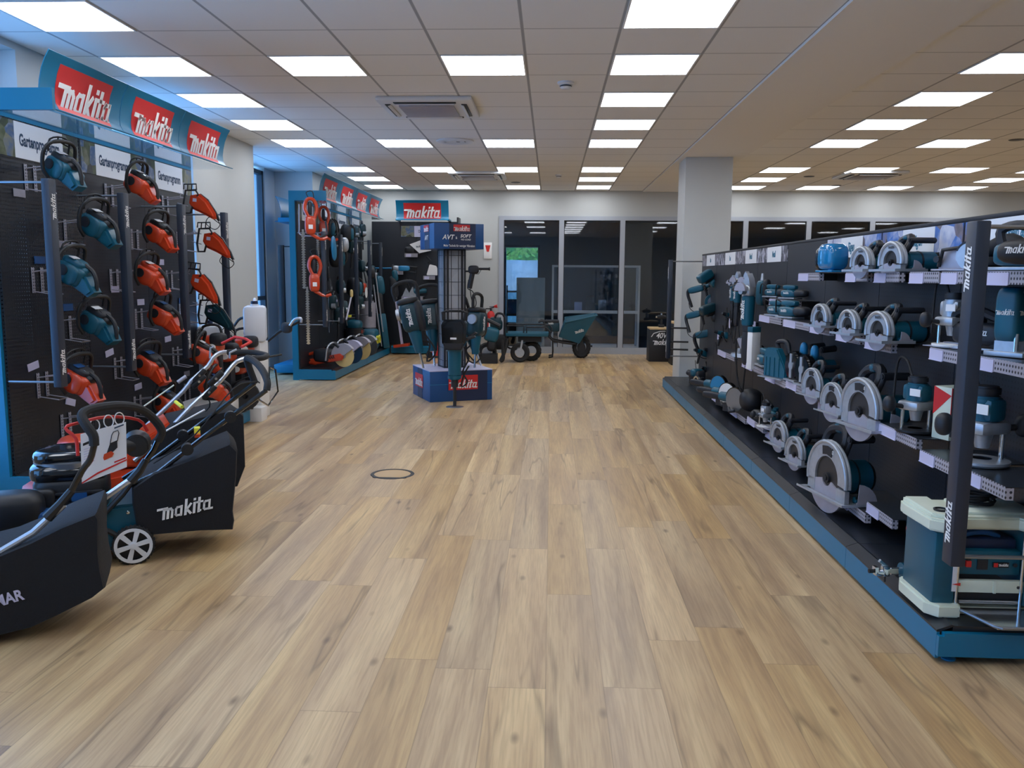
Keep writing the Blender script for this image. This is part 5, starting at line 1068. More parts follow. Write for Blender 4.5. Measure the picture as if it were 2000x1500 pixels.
for (a, b, y) in ((421,739,.03),(408,766,.03),(389,733,.42),(388,745,.42)):
    q = pl(a, b, O3, YAW3, y); MB().box(q,(.11,.03,.035),rot=(0,-.75,0),bev=.01).build('handle_joint','black',M3); MB().cyl((q.x,q.y-.022,q.z),(q.x,q.y-.015,q.z),.008,n=10).build('rivet','chrome',M3)
MB().tube(P3([(276,797,.2),(340,752,.2)],O3,YAW3),.005,6).build('starter_cord','cream',M3); q = pl(347,747,O3,YAW3,.2); MB().cyl(q,q+Vector((.05,0,.035)),.012).build('starter_grip','galv',M3)
q = P3([(343,785,.2),(356,795,.1)],O3,YAW3); MB().cyl(q[0],q[1],.011).build('yellow_sleeve','yellow',M3)
MB().tube([n3[3],n3[3]+Vector((.03,.1,-.1)),n3[2]+Vector((0,.1,-.12))],.004,6,smooth=3).build('control_cable','rubber',M3)
# small machine body at the left edge
M4 = thing('shredder','pale blue and black small machine at the left photo edge between two mowers','garden machine',(-2.50,3.77,0),(0,0,YAW2))
MB().bx(-.22,.2,-.11,.11,.03,.28,bev=.05).build('deck','cyan',M4); MB().blob((-.05,0,.34),(.3,.2,.2),.6).build('motor','black',M4); MB().box((.14,-.02,.31),(.14,.12,.06),bev=.02).build('battery','royal',M4)
for s_ in (-.15,.13): MB().cyl((s_,-.13,.06),(s_,.13,.06),.06,n=20,bev=.008).build('wheel','rubber',M4)
# ================================================================ FAR LEFT, CENTRE, BACK
def P(px, py, ax, v): return tuple(at(px, py, ax, v))
# things on and beside the end of the near left plinth
def bx_thing(name, label, cat, x0,x1,y0,y1,z0,z1,m,bev=.004,part='body'):
    t = thing(name,label,cat,((x0+x1)/2,(y0+y1)/2,z0)); MB().bx(-(x1-x0)/2,(x1-x0)/2,-(y1-y0)/2,(y1-y0)/2,0,z1-z0,bev=bev).build(part,m,t); return t
bx_thing('plinth_box','low white box on the near left plinth under an orange chainsaw','pedestal',-3.35,-2.99,7.1,7.9,.152,.30,'white')
bx_thing('plinth_box','tall white pedestal beyond the near left shelving unit','pedestal',-3.25,-2.92,8.3,8.55,0,.78,'white')
bx_thing('plinth_box','low white step beside the tall white pedestal','pedestal',-3.24,-2.86,8.12,8.29,0,.14,'white')
def canister(p, s, label):
    t = thing('canister', label, 'canister', p, (0,0,.3), sc=s)
    MB().bx(-.11,.11,-.15,.15,0,.36,bev=.035).cyl((0,-.07,.36),(0,-.07,.38),.04).tube([(0,.0,.35),(0,.02,.41),(0,.06,.42),(0,.10,.35)],.016,8,smooth=3).build('tank','canister',t); MB().cyl((0,-.07,.375),(0,-.07,.41),.035,n=20,bev=.004).build('cap','royal_dark',t)
canister((-3.00,8.42,.782), 1.0, 'white plastic canister with dark cap standing on the tall pedestal')
canister((-3.36,8.15,.60), 1.0, 'large white canister block partly hidden behind the fourth post')
bx_thing('plinth_box','white shelf block under the hidden canister','pedestal',-3.5,-3.3,8.12,8.5,0,.60,'white')
sf = thing('sprayer_frame','black tube carrying frame in front of the hidden white canister','frame',(-3.20,8.0,0)); MB().tube([(-.15,0,.60),(.25,0,.62)],.012).tube([(.0,0,.62),(.02,0,.15)],.016).tube([(-.1,0,.16),(.3,0,.16)],.014).tube([(.25,0,.62),(.5,.3,.66)],.01).build('tubes','black',sf)
bc = thing('brush_cutter','black brush cutter leaning up with silver loop grip beside the far unit','brush cutter',(0,0,0))
a, b_, c_ = at(515,672,1,9.0), at(545,648,1,9.0), at(588,626,1,9.0); MB().tube([at(470,712,1,8.6), a, b_, c_],.017,8).build('shaft','black',bc); MB().blob(at(560,640,1,9.0),(.12,.08,.12),.7).build('motor_head','charcoal',bc); MB().tube([at(566,636,1,8.95),at(575,624,1,8.95),at(588,622,1,8.95),at(588,630,1,8.95)],.014,8,smooth=3).build('loop_grip','silver',bc); MB().blob(at(487,645,1,8.7),(.10,.06,.16),.8,rot=(0,.5,0)).build('fuel_tank','charcoal',bc)
MB().tube([at(455,640,1,8.6),at(470,622,1,8.6),at(495,622,1,8.6),at(505,635,1,8.6),at(498,655,1,8.6)],.014,8,smooth=4).build('shoulder_handle','black',bc); MB().box(at(487,625,1,8.55),(.1,.03,.02)).build('white_tag','paper',bc)
MB().cyl(at(470,712,1,8.6), (at(470,712,1,8.6).x,8.6,.60),.02).build('stand','black',bc)
for i, (px, py, y, l, m) in enumerate(((415,672,7.6,'red cut off machine between the third and fourth posts low','orange'),(440,690,8.0,'orange powered machine behind the red mower lever','orange'),(478,676,8.3,'orange and white blower body near the tall pedestal','orange'),(462,715,8.2,'orange machine low behind the foam handle','orange'))):
    p = at(px, py, 1, y); t = thing('garden_engine', l, 'garden machine', (p.x, p.y, p.z)); MB().blob((0,0,0),(.2,.2,.17),.55).build('housing',m,t); MB().blob((.08,-.06,.05),(.15,.12,.12),.6).cyl((-.1,-.1,0),(-.1,-.06,0),.06).build('motor','charcoal',t); MB().tube([(-.1,0,.05),(-.08,0,.16),(.06,0,.17),(.1,0,.06)],.013,8,smooth=4).build('handle','black',t); MB().cyl((.04,-.13,-.02),(.04,-.1,-.02),.03).build('starter_cap','white',t)
    MB().bx(-.07,.07,-.06,.06,max(-p.z,-.62)+.0,-.07).build('support','charcoal',t)
t = thing('tiller','small dark wheeled tiller on the low white step','garden machine',(-2.98,8.0,.152),(0,0,.4)); MB().lathe([(.03,-.02),(.13,-.025),(.14,0),(.13,.025),(.03,.02)],24,Tr(0,-.1,.14) @ Matrix.Rotation(PI/2,4,'X')).build('guard_disc','rubber',t); MB().blob((0,.05,.2),(.2,.18,.14),.6).build('motor','charcoal',t); MB().tube([(-.1,-.05,.26),(.05,-.06,.32),(.14,-.1,.26)],.007,6,smooth=4).tube([(0,0,.1),(-.12,0,0)],.012).build('cable','black',t)
# ---------------------------------------------------------------- far left unit contents
def hedge_trimmer(col):
    t = thing('hedge_trimmer','h','hedge trimmer')       # blade down
    MB().blob((0,0,0),(.10,.13,.22),.55).tube([(0,-.02,.10),(0,-.06,.2),(0,-.03,.3),(0,.04,.3),(0,.08,.2),(0,.05,.08)],.022,8,smooth=4).tube([(0,.0,-.1),(.0,.12,-.16),(0,.2,-.14)],.02,8,smooth=3).build('housing',col,t)
    MB().blob((0,.0,.2),(.05,.05,.16),.7).tube([(0,.1,-.14),(.0,.2,-.10),(0,.18,.05)],.013).build('inner_grip','charcoal',t)
    b = MB().bx(-.003,.003,-.10,-.075,-.75,-.05)
    for k in range(22): b.prism([(-.115,-.74+.03*k),(-.10,-.745+.03*k),(-.10,-.725+.03*k)],.004,MX); b.prism([(-.06,-.74+.03*k),(-.075,-.745+.03*k),(-.075,-.725+.03*k)],.004,MX)
    b.build('cutting_blade','chrome',t); MB().tube([(0,-.0,.3),(0,-.04,.38),(0,.03,.4),(0,.05,.32)],.006,6,smooth=3).build('hanging_loop','ink_black',t)
    MB().box((.052,0,-.02),(.003,.05,.05)).build('label','white',t)
    return t
hto, htk = hedge_trimmer('orange'), hedge_trimmer('charcoal')
place(hto,'upper orange hedge trimmer hanging blade down at the near end of far unit',P(606,440,0,-3.22),(0,0,-1.2),None,1.12); place(hto,'lower orange hedge trimmer hanging blade down on the far unit',P(614,552,0,-3.22),(0,0,-1.2),None,1.12)
place(hto,'third orange hedge trimmer half hidden behind the first post of far unit',P(632,447,0,-3.28),(0,0,-1.2),None,1.0)
place(htk,'dark hedge trimmer hanging deeper between first two posts of far unit',P(642,560,0,-3.3),(0,0,.2),None,.9)
bp = thing('backpack_blower','b','backpack blower'); MB().blob((0,0,0),(.2,.3,.34),.6).build('motor_pack','charcoal',bp); MB().blob((.1,-.06,-.03),(.08,.14,.24),.6).build('cover','teal',bp)
for s_ in (-.08,.08): MB().tube([(.08,s_,.16),(.14,s_,.1),(.16,s_,-.05),(.08,s_,-.16)],.014,6,smooth=3).build('strap','rubber',bp)
for i, (px, py, l) in enumerate(((642,445,'backpack with pale stripes hanging at the top of far unit'),(656,500,'light blue backed pack hanging between second and third posts'),(676,455,'dark pack behind the third post top'),(690,560,'dark pack low behind third post'))):
    place(bp, l, P(px, py, 0, -3.25), (0,0,.2*i), None, (.8,1.0,.8,.9)[i])
ph = thing('power_tool_hanging','h','power tool'); MB().blob((0,0,0),(.11,.14,.2),.55).build('body','teal_dark',ph); MB().tube([(0,.0,.1),(0,.08,.14),(0,.12,.02),(0,.06,-.08)],.014,8,smooth=4).cyl((0,-.03,-.1),(0,-.05,-.3),.012).build('handle','charcoal',ph); MB().cyl((.0,-.06,-.05),(.05,-.06,-.05),.035).build('chrome_cap','cast',ph); MB().box((.057,0,.02),(.003,.06,.03)).build('label','label',ph)
HG = [(697,455,'teal bulb shaped tool near the top between third and fourth posts'),(708,450,'second teal bulb tool near the top beside the fourth post'),(686,480,'white rimmed tool hanging between third and fourth posts'),(707,520,'silver tube tool hanging beside the fourth post'),(650,590,'dark small tool low between first and second posts'),(660,615,'dark tool below the light blue pack'),(672,600,'dark teal tool above the plinth by third post'),(725,530,'teal tool on tray right of the fourth post'),(735,545,'small teal tool right of the fourth post, lower'),(722,575,'dark tool low right of the fourth post'),(665,560,'dark tool in the middle by the second post'),(700,590,'dark cleaner head low beside the fourth post')]
for i, (px, py, l) in enumerate(HG): place(ph, l, P(px, py, 0, -3.25), (.2*(i % 3-1),0,.3*(i % 4)), None, 1.0+.1*(i % 3))
t = thing('face_shield','white and clear face shield hanging between third and fourth posts','face shield',P(672,478,0,-3.1)); MB().blob((0,0,0),(.14,.16,.22),.8).build('visor','cast',t)
t = thing('round_hood','light blue oval shield hanging between second and third posts','shield',P(652,485,0,-3.0)); MB().blob((0,0,0),(.05,.2,.34),.8,rot=(.3,0,0)).build('shield','cyan',t)
t = thing('cut_off_saw','small orange saw with white blade beside the fourth post','power saw',P(708,562,0,-3.2)); MB().blob((0,0,0),(.12,.24,.16),.55).build('housing','orange',t); MB().cyl((.07,-.04,-.08),(.075,-.04,-.08),.09,n=24).build('disc','white',t); MB().tube([(0,-.1,.02),(0,-.12,-.16),(0,.06,-.2)],.012).build('handle','black',t)
t = thing('hand_tool','thin white handled tool hanging diagonally in the far unit','hand tool',P(682,600,0,-3.0)); MB().tube([(0,-.2,-.18),(0,.12,.14)],.014).build('shaft','galv',t); MB().blob((0,.16,.2),(.04,.1,.12),.7).build('head','gold',t); MB().box((0,-.02,-.13),(.05,.1,.03)).build('yellow_part','yellow',t)
t = thing('vacuum','pale grey vacuum cleaner body standing beside the fourth post','vacuum cleaner',(-3.24,14.75,.152)); MB().cyl((0,0,.35),(0,0,.85),.15,bev=.03,n=24).build('tank','galv',t); MB().blob((0,0,.2),(.34,.34,.4),.5).cyl((0,0,.85),(0,0,.95),.13,.05).build('head','charcoal',t)
# power cutters on the plinth
def power_cutter(col, shield, disc, word=None):
    t = thing('power_cutter','p','power cutter')
    MB().blob((0,.18,.16),(.24,.3,.22),.5).build('engine_housing','charcoal',t)
    MB().tube([(-.0,.30,.2),(0,.45,.17),(0,.48,.06),(0,.32,.04)],.026,8,smooth=2).build('rear_handle',col,t)
    MB().tube([(-.12,.1,.1),(-.13,.06,.3),(0,.04,.36),(.12,.06,.3),(.13,.1,.1)],.014,8,smooth=4).build('front_handle','silver',t)
    a = MB().prism([(.35,.06),(.38,.11),(-.12,.21),(-.17,.17),(-.15,.11),(.3,.03)],.045,Tr(-.08,0,0) @ MX,bev=.012).build('arm',col,t)
    MB().cyl((-.046,-.16,.17),(-.04,-.16,.17),.165,n=40).build('cutting_disc',disc,t); MB().cyl((-.06,-.16,.17),(-.03,-.16,.17),.035).build('flange','cast',t)
    MB().arc(.02,.19,-.25,PI*.80,.07,Tr(-.045,-.16,.17) @ MX,22).build('blade_shield',shield,t)
    MB().cyl((-.06,-.02,.36),(-.06,-.10,.30),.03).build('filler_cap','charcoal',t)
    if word: text(word,'lettering',t,(-.1045,.08,.135),(0,-1,.2),UZ,.075,'ink_black',.8,bold=.03)
    return t
pc1 = power_cutter('orange','galv','gold','DOLMAR'); pc2 = power_cutter('orange','label','ink','')
# handle faces the camera end of the plinth
def putp(p, l, y, x=-3.14, rz=0, s=1):
    return place(p, l, (x, y, .153), (0,0,rz), None, s)
for o_ in (pc1, pc2): pass
putp(pc1,'orange power cutter with black lettering at the near end of the far plinth',11.80,-3.06,math.radians(78),.95)
putp(pc2,'power cutter with blue disc and pale shield, second on the far plinth',12.3,-3.04,math.radians(72),.98)
pc3 = power_cutter('white','galv','gold',''); putp(pc3,'white power cutter with tan disc, third on the far plinth',12.85,-3.04,math.radians(72),1.0)
pc4 = power_cutter('teal','cast','steel',''); putp(pc4,'teal power cutter with grey shield, farthest on the far plinth',13.5,-3.06,math.radians(72),.95)
t = thing('power_case','teal machine with two yellow rings standing at the far plinth end','power tool',(-3.12,14.35,.153)); MB().blob((0,0,.2),(.3,.4,.36),.4).build('housing','teal',t)
for k in (-.08,.1): MB().lathe([(.04,-.01),(.07,-.01),(.07,.01),(.04,.01)],20,Tr(.155,k,.2) @ Matrix.Rotation(PI/2,4,'Y')).build('yellow_ring','yellow',t)
t = thing('round_vacuum','dark round vacuum with teal dome behind the power cutters','vacuum cleaner',(-3.30,14.0,.153)); MB().cyl((0,0,.1),(0,0,.42),.14,.16,n=24,bev=.02).build('tank','charcoal',t); MB().blob((0,0,.47),(.28,.28,.18),.8).build('dome','teal',t); MB().box((.14,0,.36),(.02,.14,.05)).build('red_stripe','orange',t)
# leaning pieces in the corner
t = thing('cutting_station','teal machine stand with silver rails leaning in the corner','machine stand',(-2.98,15.0,.153),(0,-.12,.5)); MB().bx(-.06,.06,-.12,.12,.0,.62,bev=.02).build('column','teal',t); MB().cyl((-.1,-.13,.05),(-.1,-.13,1.15),.012).cyl((-.04,-.13,.3),(-.04,-.13,1.35),.012).build('rail','silver',t); MB().blob((.05,0,1.12),(.16,.2,.34),.6).build('motor','teal',t); MB().bx(-.05,.05,-.08,.08,.62,1.0,bev=.01).build('bracket','black',t); MB().blob((-.08,-.06,1.35),(.12,.14,.2),.7).build('handle','charcoal',t)
t = thing('water_tank_stand','long silver rail stand with pale water tank on the corner plinth','machine stand',(-2.70,15.3,.153),(0,-.13,0)); MB().bx(-.03,.0,-.05,.05,0,1.0).build('rail','label',t); MB().bx(-.05,-.03,-.05,.05,0,1.25).build('dark_rail','ink_black',t); MB().bx(.02,.18,-.09,.09,.42,.80,bev=.03).build('water_tank','canister',t); MB().bx(-.16,.12,-.12,.06,0,.05).build('foot','orange',t); MB().blob((-.02,0,1.1),(.14,.14,.4),.6).build('motor','charcoal',t); MB().blob((.03,0,1.3),(.1,.12,.2),.6).build('motor_top','teal',t)
# small tools on the back corner unit
def back_tray(x, z, w, l): 
    t = thing('shelf_tray', l, 'shelf tray', (x, BKY, z)); MB().bx(-w/2,w/2,-.26,0,-.006,0).bx(-w/2,w/2,-.262,-.258,-.07,0).build('shelf','perf_steel',t); MB().bx(-w*.4,0,-.266,-.262,-.065,-.01).build('price_label','label',t); return t
for (px, py, w, l, kind) in ((803,498,.24,'perforated tray under the topmost white saw on the back unit',0),(838,542,.22,'perforated tray under the white covered saw beside the column',0),(805,582,.40,'wide perforated tray under the silver mitre saw',1),(778,532,.18,'small tray under the long reciprocating saw',2),(826,568+12,.01,'',9)):
    if kind == 9: continue
    p = at(px, py, 1, BKY-.26); back_tray(p.x, p.z+.03, w, l)
p = at(812,484,1,15.58); t = thing('wall_chaser','dark compact saw with white paper sheet on the topmost back tray','power saw',tuple(p)); MB().blob((-.1,0,-.04),(.2,.2,.14),.6).build('body','ink_black',t); MB().prism([(-.1,.06),(.12,.14),(.3,-.05),(.08,-.1)],.01,Tr(0,-.08,0) @ MY).build('paper_sheet','paper',t)
logo(t,(.08,-.088,.02),(1,0,.1),UZ,.14,'ink')
p = at(846,527,1,15.58); t = thing('cut_off_saw','white covered saw with black grip on the back tray beside the column','power saw',tuple(p)); MB().prism([(-.12,-.1),(-.06,.1),(.06,.07),(.12,-.1)],.1,MY,bev=.01).build('cover','white',t); MB().tube([(-.1,0,.12),(-.05,0,.17),(-.12,0,.24)],.018).build('grip','charcoal',t)
p = at(806,573,1,15.55); t = thing('mitre_saw','small silver mitre saw with teal motor on the wide back tray','mitre saw',tuple(p)); MB().prism([(-.2,-.08),(-.12,.1),(-.06,.0),(.0,.12),(.08,-.08)],.1,MY,bev=.01).build('frame','cast',t); MB().cyl((.02,0,.04),(.26,0,.05),.055,.04,bev=.01).build('motor','teal',t); MB().tube([(-.06,0,.1),(-.12,0,.28),(-.05,0,.26)],.016).build('handle','charcoal',t)
p = at(768,524,1,15.5); t = thing('reciprocating_saw','long teal nosed reciprocating saw lying level on the back unit','reciprocating saw',tuple(p)); MB().cyl((-.36,0,0),(-.02,0,0),.014).build('long_nose','cyan',t); MB().blob((.05,0,0),(.16,.08,.1),.7).build('gear_head','cast',t); MB().blob((.2,0,.0),(.22,.09,.1),.5).build('motor','cyan',t); MB().tube([(.3,0,.03),(.44,0,.02),(.42,0,-.08),(.3,0,-.06)],.018,8).lathe([(.05,-.01),(.07,-.01),(.07,.01),(.05,.01)],20,Tr(0,0,0) @ Matrix.Rotation(PI/2,4,'Y')).build('handle','ink_black',t)
# floor machine left of the column
t = thing('floor_drill','teal core drill with long black carrying handle beside the column','core drill',(-1.95,14.9,0),(0,0,.1)); MB().tube([(-.5,0,.5),(-.3,0,.75),(-.05,0,.95)],.012,8,smooth=4).build('hose','black',t); MB().blob((-.12,0,.68),(.2,.2,.3),.6).blob((.0,0,.42),(.36,.26,.26),.6).build('body','teal',t); MB().blob((.12,0,.7),(.14,.14,.14),.6).build('red_cap','red',t); MB().tube([(-.1,0,1.02),(.22,0,1.15),(.25,0,1.05),(-.08,0,.92)],.02,8,closed=True).build('carry_handle','rubber',t); MB().bx(-.2,.2,-.15,.15,.04,.30).build('red_base','red',t)
for s_ in (-.2,.2): MB().cyl((s_,-.17,.06),(s_,.17,.06),.06).build('roller','rubber',t)
# ---------------------------------------------------------------- demolition hammers around the column
def breaker(s=1):
    """stands upright, chisel down, z=0 at the chisel tip"""
    t = thing('demolition_hammer','b','demolition hammer')
    MB().cyl((0,0,0),(0,0,.2),.011).cyl((0,0,.2),(0,0,.30),.024,bev=.004).build('chisel','charcoal',t)
    MB().cyl((0,0,.28),(0,0,.335),.045,bev=.01,n=20).cyl((0,0,.33),(0,0,.60),.042,.046,n=20).cyl((0,0,.58),(0,0,.64),.05,.062,n=20).build('barrel','teal',t)
    MB().prism([(-.05,.60),(.05,.60),(.078,.68),(.082,.86),(.06,.915),(-.06,.915),(-.082,.86),(-.078,.68)],.15,MY,bev=.02).build('motor_cover','gloss_black',t)
    MB().tube([(-.07,0,.90),(-.075,0,.985),(-.045,0,1.0),(.045,0,1.0),(.075,0,.985),(.07,0,.90)],.014,8).build('top_handle','rubber',t)
    MB().box((.1,0,.72),(.08,.05,.03),rot=(0,-.5,0),bev=.008).cyl((.08,0,.70),(.14,0,.78),.013).build('side_grip','charcoal',t)
    MB().box((.0,-.077,.72),(.04,.004,.02)).build('label','paper',t)
    MB().prism([(-.055,.60),(.055,.60),(.07,.68),(-.07,.68)],.156,MY,bev=.01).build('lower_cover','ink_black',t)
    MB().tube([(.06,.02,.62),(.09,.03,.5),(.05,.04,.36),(.08,.03,.25),(.04,.03,.2),(.06,.03,.33),(.09,.03,.42)],.006,6,smooth=4).build('power_cord','rubber',t)
    return t
bk = breaker()
f_ = place(bk,'demolition hammer standing in front of the column on a round foot plate',(-1.06,9.26,.012),(0,0,.0),None,1.03); f_.scale = (1.7,1.6,1.06)
tag(MB().lathe([(0,.012),(.095,.004),(.1,0),(0,0)],30,Tr(-1.06,9.26,0)).build('foot_plate','steel'),'round grey steel foot plate on the floor under the standing hammer','plate')
def tilted(p, l, tip, top_dir, s, rz=0):
    d = Vector(top_dir).normalized(); return place(p, l, tip, (-math.asin(d.y), math.atan2(d.x, d.z), rz), None, s)
b2 = thing('demolition_hammer','b','demolition hammer')
MB().cyl((0,0,0),(0,0,.16),.010).build('chisel','chrome',b2); MB().cyl((0,0,.14),(0,0,.34),.035,.06,n=20).build('barrel','teal',b2); MB().blob((0,0,.46),(.17,.17,.26),.45).build('motor_housing','teal_dark',b2); MB().blob((.075,0,.46),(.07,.17,.28),.6).blob((0,0,.6),(.19,.16,.06),.6).build('cover','ink_black',b2)
MB().tube([(-.1,0,.62),(-.1,0,.74),(.0,0,.77),(.1,0,.74),(.1,0,.62)],.017,8,smooth=3).build('top_handle','rubber',b2); logo(b2,(0,-.088,.46),UZ,(-1,0,0),.16); MB().tube([(.08,0,.3),(.14,0,.12),(.04,.03,.05),(.1,.03,.2),(.02,.04,.24)],.008,6,smooth=4).build('power_cord','rubber',b2); MB().cyl((-.09,0,.5),(-.12,0,.5),.05).build('side_cap','cast',b2)
tilted(b2,'demolition hammer with white word leaning left of the column',(-1.50,9.85,.366),(-.22,.0,.95),1.35)
tilted(b2,'dark demolition hammer standing behind the left leaning one',(-1.40,10.1,.366),(-.1,.2,.95),1.3)
b3 = dup(b2,'demolition hammer leaning right of the column over the base',(-.84,10.2,.366),None,None,1.15); b3.rotation_euler = (-.1,.36,2.6)
b4 = dup(b2,'small dark hammer with hanging cord at the right side of column',(-.90,9.95,.366),None,None,1.15); b4.rotation_euler = (0,.1,1.2)
t = thing('hanging_hammer','black hammer handle and coiled cord hanging high right of the column','power tool',P(930,530,1,10.0)); MB().blob((-.03,0,.02),(.13,.08,.1),.6).cyl((-.0,0,.03),(.16,0,.03),.015).cyl((.15,0,.03),(.165,0,.03),.02).cyl((.0,0,.03),(.0,0,.06),.025).build('handle','ink_black',t); MB().tube([(-.04,0,-.0),(-.08,0,-.2)],.03).build('body','ink_black',t); MB().tube([(-.08,0,-.1),(-.06,0,-.3),(-.02,0,-.42),(.0,0,-.36),(-.04,0,-.24),(-.1,0,-.2),(-.09,0,-.1)],.006,6,smooth=5).build('cord','rubber',t); MB().tube([(.06,0,.02),(.03,0,-.03),(-.03,0,-.03)],.004).cyl((-.14,0,-.0),(-.05,0,.0),.01).build('trigger','black',t)
# ---------------------------------------------------------------- barrows at the back
def tyre(m, p, r, w_, ax='Y', knobs=0):
    rot = Matrix.Rotation(PI/2,4,'X'); m.lathe([(r*.55,-w_*.4),(r*.85,-w_*.5),(r,-w_*.25),(r,w_*.25),(r*.85,w_*.5),(r*.55,w_*.4)],28,Tr(*p) @ rot)
    for k in range(knobs):
        a = 2*PI*k/knobs
        for s_ in (-1,1): m.box((p[0]+r*math.cos(a+.1*s_),p[1]+s_*w_*.22,p[2]+r*math.sin(a+.1*s_)),(.02,w_*.42,.03),rot=(0,-a,0))
    return m
bw = thing('bucket_barrow','teal bucket barrow with one knobbly wheel in front of the glazing','wheelbarrow',(.28,15.08,0)); bw.scale = (.85,.9,1.07)
sx, O_ = 14.75/FL, Vector((.75,14.75,0))
def bp_(px, py, y=14.75): q = at(px, py, 1, y); return (q.x-.75, q.y-14.75, q.z)
top = [bp_(1090,628,14.5),bp_(1166,622,14.5),bp_(1166,618,15.0),bp_(1120,612,15.0)]
b = bmesh.new()
def loft(top, bot, th=.012):
    b = bmesh.new(); T_ = [b.verts.new(v) for v in top]; B_ = [b.verts.new(v) for v in bot]; n = len(T_)
    for i in range(n): b.faces.new((T_[i],T_[(i+1)%n],B_[(i+1)%n],B_[i]))
    b.faces.new(B_); bmesh.ops.recalc_face_normals(b, faces=b.faces); bmesh.ops.solidify(b, geom=b.faces[:], thickness=th); return b
tb = MB(); b.free(); tb._add(loft([(-.02,-.28,.60),(.93-.30,-.30,.73),(.93-.30,.30,.73),(-.02,.28,.66)],[(-.15+.0,-.18,.36),(.28,-.16,.25),(.28,.16,.25),(-.15,.18,.36)]))
tb.tube([(-.02,-.28,.60),(.63,-.30,.73),(.63,.30,.73),(-.02,.28,.66)],.016,8,closed=True); tb.build('bucket','teal',bw)
logo(bw,(.27,-.285,.46),(1,.02,.25),(0,-.3,1),.20); MB().box((.45,.22,.62),(.14,.01,.03)).build('inner_label','label',bw)
MB().box((-.28,0,.52),(.28,.3,.16),bev=.03).build('battery_box','teal_dark',bw); bb = MB().box((-.30,0,.61),(.3,.3,.05),bev=.02).build('battery_lid','ink_black',bw); logo(bb,(-.32,-.152,.58),(1,0,0),UZ,.12)
MB().tube([(-.58,-.2,.60),(-.48,-.2,.62),(-.40,-.2,.45),(-.28,-.2,.30),(.2,-.14,.24)],.018,8,smooth=2).tube([(-.58,.2,.60),(-.48,.2,.62),(-.40,.2,.45),(-.28,.2,.30),(.2,.14,.24)],.018,8,smooth=2).tube([(-.28,-.2,.32),(-.27,-.2,.12),(-.28,-.2,.03),(-.36,-.2,.02)],.016,8).tube([(-.28,.2,.32),(-.27,.2,.12),(-.28,.2,.03),(-.36,.2,.02)],.016,8).build('frame','ink_black',bw)
tyre(MB(),(.33,0,.185),.185,.14,knobs=16).build('wheel','rubber',bw); MB().cyl((.33,-.05,.17),(.33,.05,.17),.09).build('hub','charcoal',bw); MB().box((.33,-.08,.22),(.06,.02,.18)).box((.5,0,.2),(.12,.04,.03)).build('fork','charcoal',bw)
ft = thing('flatbed_barrow','teal flat tray barrow with small front tyres left of the bucket barrow','wheelbarrow',(-.45,14.42,0))
MB().bx(-.30,.42,-.25,.25,.44,.50,bev=.01).build('tray','teal',ft)
MB().tube([(-.28,-.25,.5),(-.28,-.25,.62),(.0,-.25,.62),(.0,-.25,.5)],.012,8).tube([(.05,-.25,.5),(.05,-.25,.60),(.38,-.25,.60),(.45,-.25,.52),(.42,-.25,.44)],.012,8).build('side_rail','ink_black',ft); MB().tube([(-.28,.25,.5),(-.28,.25,.62),(.38,.25,.62),(.44,.25,.5)],.012,8).build('side_rail','ink_black',ft); MB().tube([(.3,-.2,.6),(.42,-.2,.64),(.47,-.2,.58),(.46,-.2,.5)],.014,8,smooth=2).build('push_handle','ink_black',ft)
MB().tube([(-.32,0,.46),(-.30,0,.25),(-.1,0,.2),(.1,0,.3)],.016,8,smooth=3).bx(-.1,.3,-.12,.12,.34,.44).build('frame','ink_black',ft)
tyre(MB(),(.12,.05,.17),.17,.11,knobs=16).build('wheel','rubber',ft)
for (x, l) in ((-.06,0),(-.62,1)):
    w_ = tyre(MB(),(x,-.22,.165),.165,.09).build('caster_wheel','rubber',ft); MB().cyl((x,-.27,.165),(x,-.17,.165),.075,n=20).build('hub','cast',w_); MB().box((x+.02,-.28,.26),(.03,.01,.22),rot=(0,.15,0)).box((x+.02,-.165,.26),(.03,.01,.22),rot=(0,.15,0)).build('fork','cast',w_)
MB().blob((-.48,0,.62),(.22,.2,.2),.6).bx(-.58,-.40,-.1,.1,.55,.75,bev=.02).build('battery_box','teal_dark',ft)
MB().bx(-.62,-.3,-.12,.12,.2,.45,bev=.02).tube([(-.34,-.1,.3),(-.33,-.1,.75),(-.45,-.1,.82),(-.5,-.1,.74)],.02,8,smooth=3).build('handle_block','ink_black',ft)
t = thing('breaker_trolley','teal and black breaker leaning on a trolley left of the flat barrow','demolition hammer',(-.98,14.0,0)); MB().blob((0,0,.48),(.24,.2,.24),.5,rot=(0,.25,0)).build('motor_housing','teal',t); MB().tube([(-.12,0,.65),(-.22,0,.45),(-.3,0,.25),(-.2,0,.15)],.02,8,smooth=3).tube([(-.16,0,.76),(-.02,0,.7),(.14,0,.62)],.035,8).blob((.0,0,.3),(.16,.14,.2),.7).build('frame','ink_black',t); MB().tube([(.18,-.05,.4),(.2,-.05,.1),(.16,-.05,.05),(.22,-.02,.2),(.26,0,.42)],.03,8,smooth=4).build('cable_bundle','rubber',t); MB().bx(-.2,.1,-.1,.1,.0,.16).build('foot','ink_black',t)
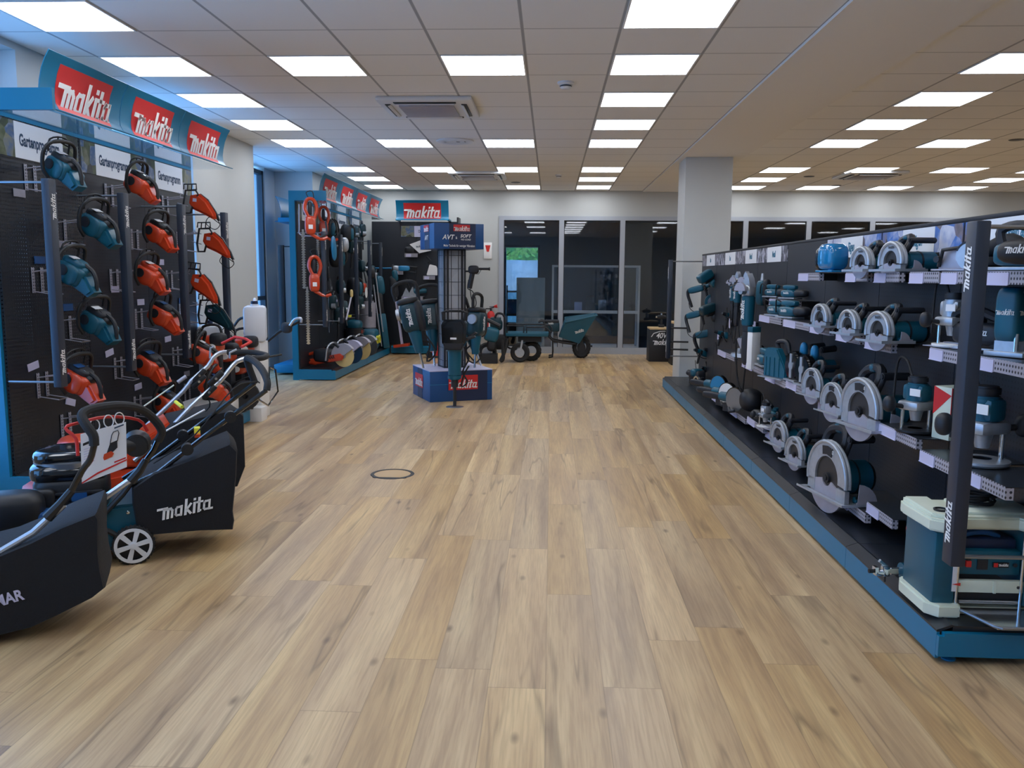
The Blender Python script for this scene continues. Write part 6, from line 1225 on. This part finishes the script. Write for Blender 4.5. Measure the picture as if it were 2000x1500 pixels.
t = thing('fire_extinguisher','red fire extinguisher with black hose by the back wall','fire extinguisher',(-1.12,15.78,.28)); MB().lathe([(0,0),(.075,0),(.08,.02),(.08,.42),(.06,.49),(.02,.52),(0,.52)],24).build('cylinder','red',t); MB().cyl((0,0,.52),(0,0,.56),.02).box((.03,0,.58),(.12,.02,.02),rot=(0,-.3,0)).box((.03,0,.6),(.12,.02,.012),rot=(0,-.1,0)).build('valve','ink_black',t); MB().cyl((.06,-.02,.60),(.12,-.02,.61),.02,.035).build('nozzle','red',t); MB().tube([(-.01,0,.56),(-.12,-.03,.54),(-.15,-.04,.35),(-.12,-.06,.1),(-.10,-.06,.02)],.011,8,smooth=5).build('hose','ink_black',t); MB().box((0,-.081,.25),(.07,.004,.12)).build('label','paper',t)
MB().bx(-.05,.05,.06,.12,.1,.4).build('wall_bracket','ink_black',t)
t = thing('cordless_drill','black cordless drill standing on the black counter','drill',(1.93,14.75,.586)); MB().bx(-.05,.05,-.04,.04,0,.05,bev=.01).cyl((0,0,.04),(0,0,.14),.02).blob((0,0,.18),(.16,.06,.07),.6).build('body','ink_black',t); MB().cyl((-.1,0,.18),(-.06,0,.18),.018).cyl((0,0,.215),(0,0,.24),.02).build('chuck','chrome',t)
# ---------------------------------------------------------------- behind the glazing
t = thing('glass_cabinet','white framed glass cabinet standing behind the glazing','cabinet',(.92,17.6,0)); 
def cf(m, x0,x1,y0,y1,z0,z1,w_=.04):
    for x in (x0,x1-w_):
        for y in (y0,y1-w_): m.bx(x,x+w_,y,y+w_,z0,z1)
    for z in (z0,z1-w_):
        for y in (y0,y1-w_): m.bx(x0+w_,x1-w_,y,y+w_,z,z+w_)
        for x in (x0,x1-w_): m.bx(x,x+w_,y0+w_,y1-w_,z,z+w_)
    return m
cf(MB(),-.9,.9,-.25,.25,.0,1.68).bx(-.9,.9,-.26,-.21,.70,.76).build('frame','white',t); MB().bx(-.86,.86,-.21,.21,.70,.72).build('shelf','white',t); MB().bx(-.86,.86,-.235,-.23,.06,1.64).build('glass_front','glass',t)
st_ = ((-.6,'charcoal',.3),(-.35,'label',.2),(-.1,'charcoal',.34),(.15,'steel',.25),(.4,'charcoal',.3),(.65,'teal_dark',.22))
for i, (x, m, h_) in enumerate(st_):
    o = MB().bx(-.08,.08,-.08,.08,0,h_,bev=.01).build('stored_box', m); o.location = (.92+x,17.6,.722); tag(o, ('dark','lilac','tall dark','steel grey','second dark','teal')[i]+' box standing inside the white framed glass cabinet', 'box')
tag(sheet('standing_sheet',(-.70,17.2,.02),(-.12,17.2,.02),(-.70,17.2,1.42),12,10,.012,'pale_sheet',8,.02).build('covered_panel','pale_sheet'),'tall pale grey covered panel standing behind the glazing by the doorway','panel')
t = thing('trolley','dark trolley behind the covered panel inside the back room','trolley',(-.80,18.2,0)); MB().bx(-.15,.15,-.2,.2,0,.45).bx(-.15,.15,-.2,.2,.6,.65).build('shelf','ink_black',t); MB().bx(-.15,-.12,-.2,-.17,.45,1.25).bx(.12,.15,-.2,-.17,.45,1.25).bx(-.15,.15,-.2,-.17,1.1,1.14).build('frame','alu',t); MB().bx(-.12,.12,-.18,.18,.65,.95).build('crate','royal',t)
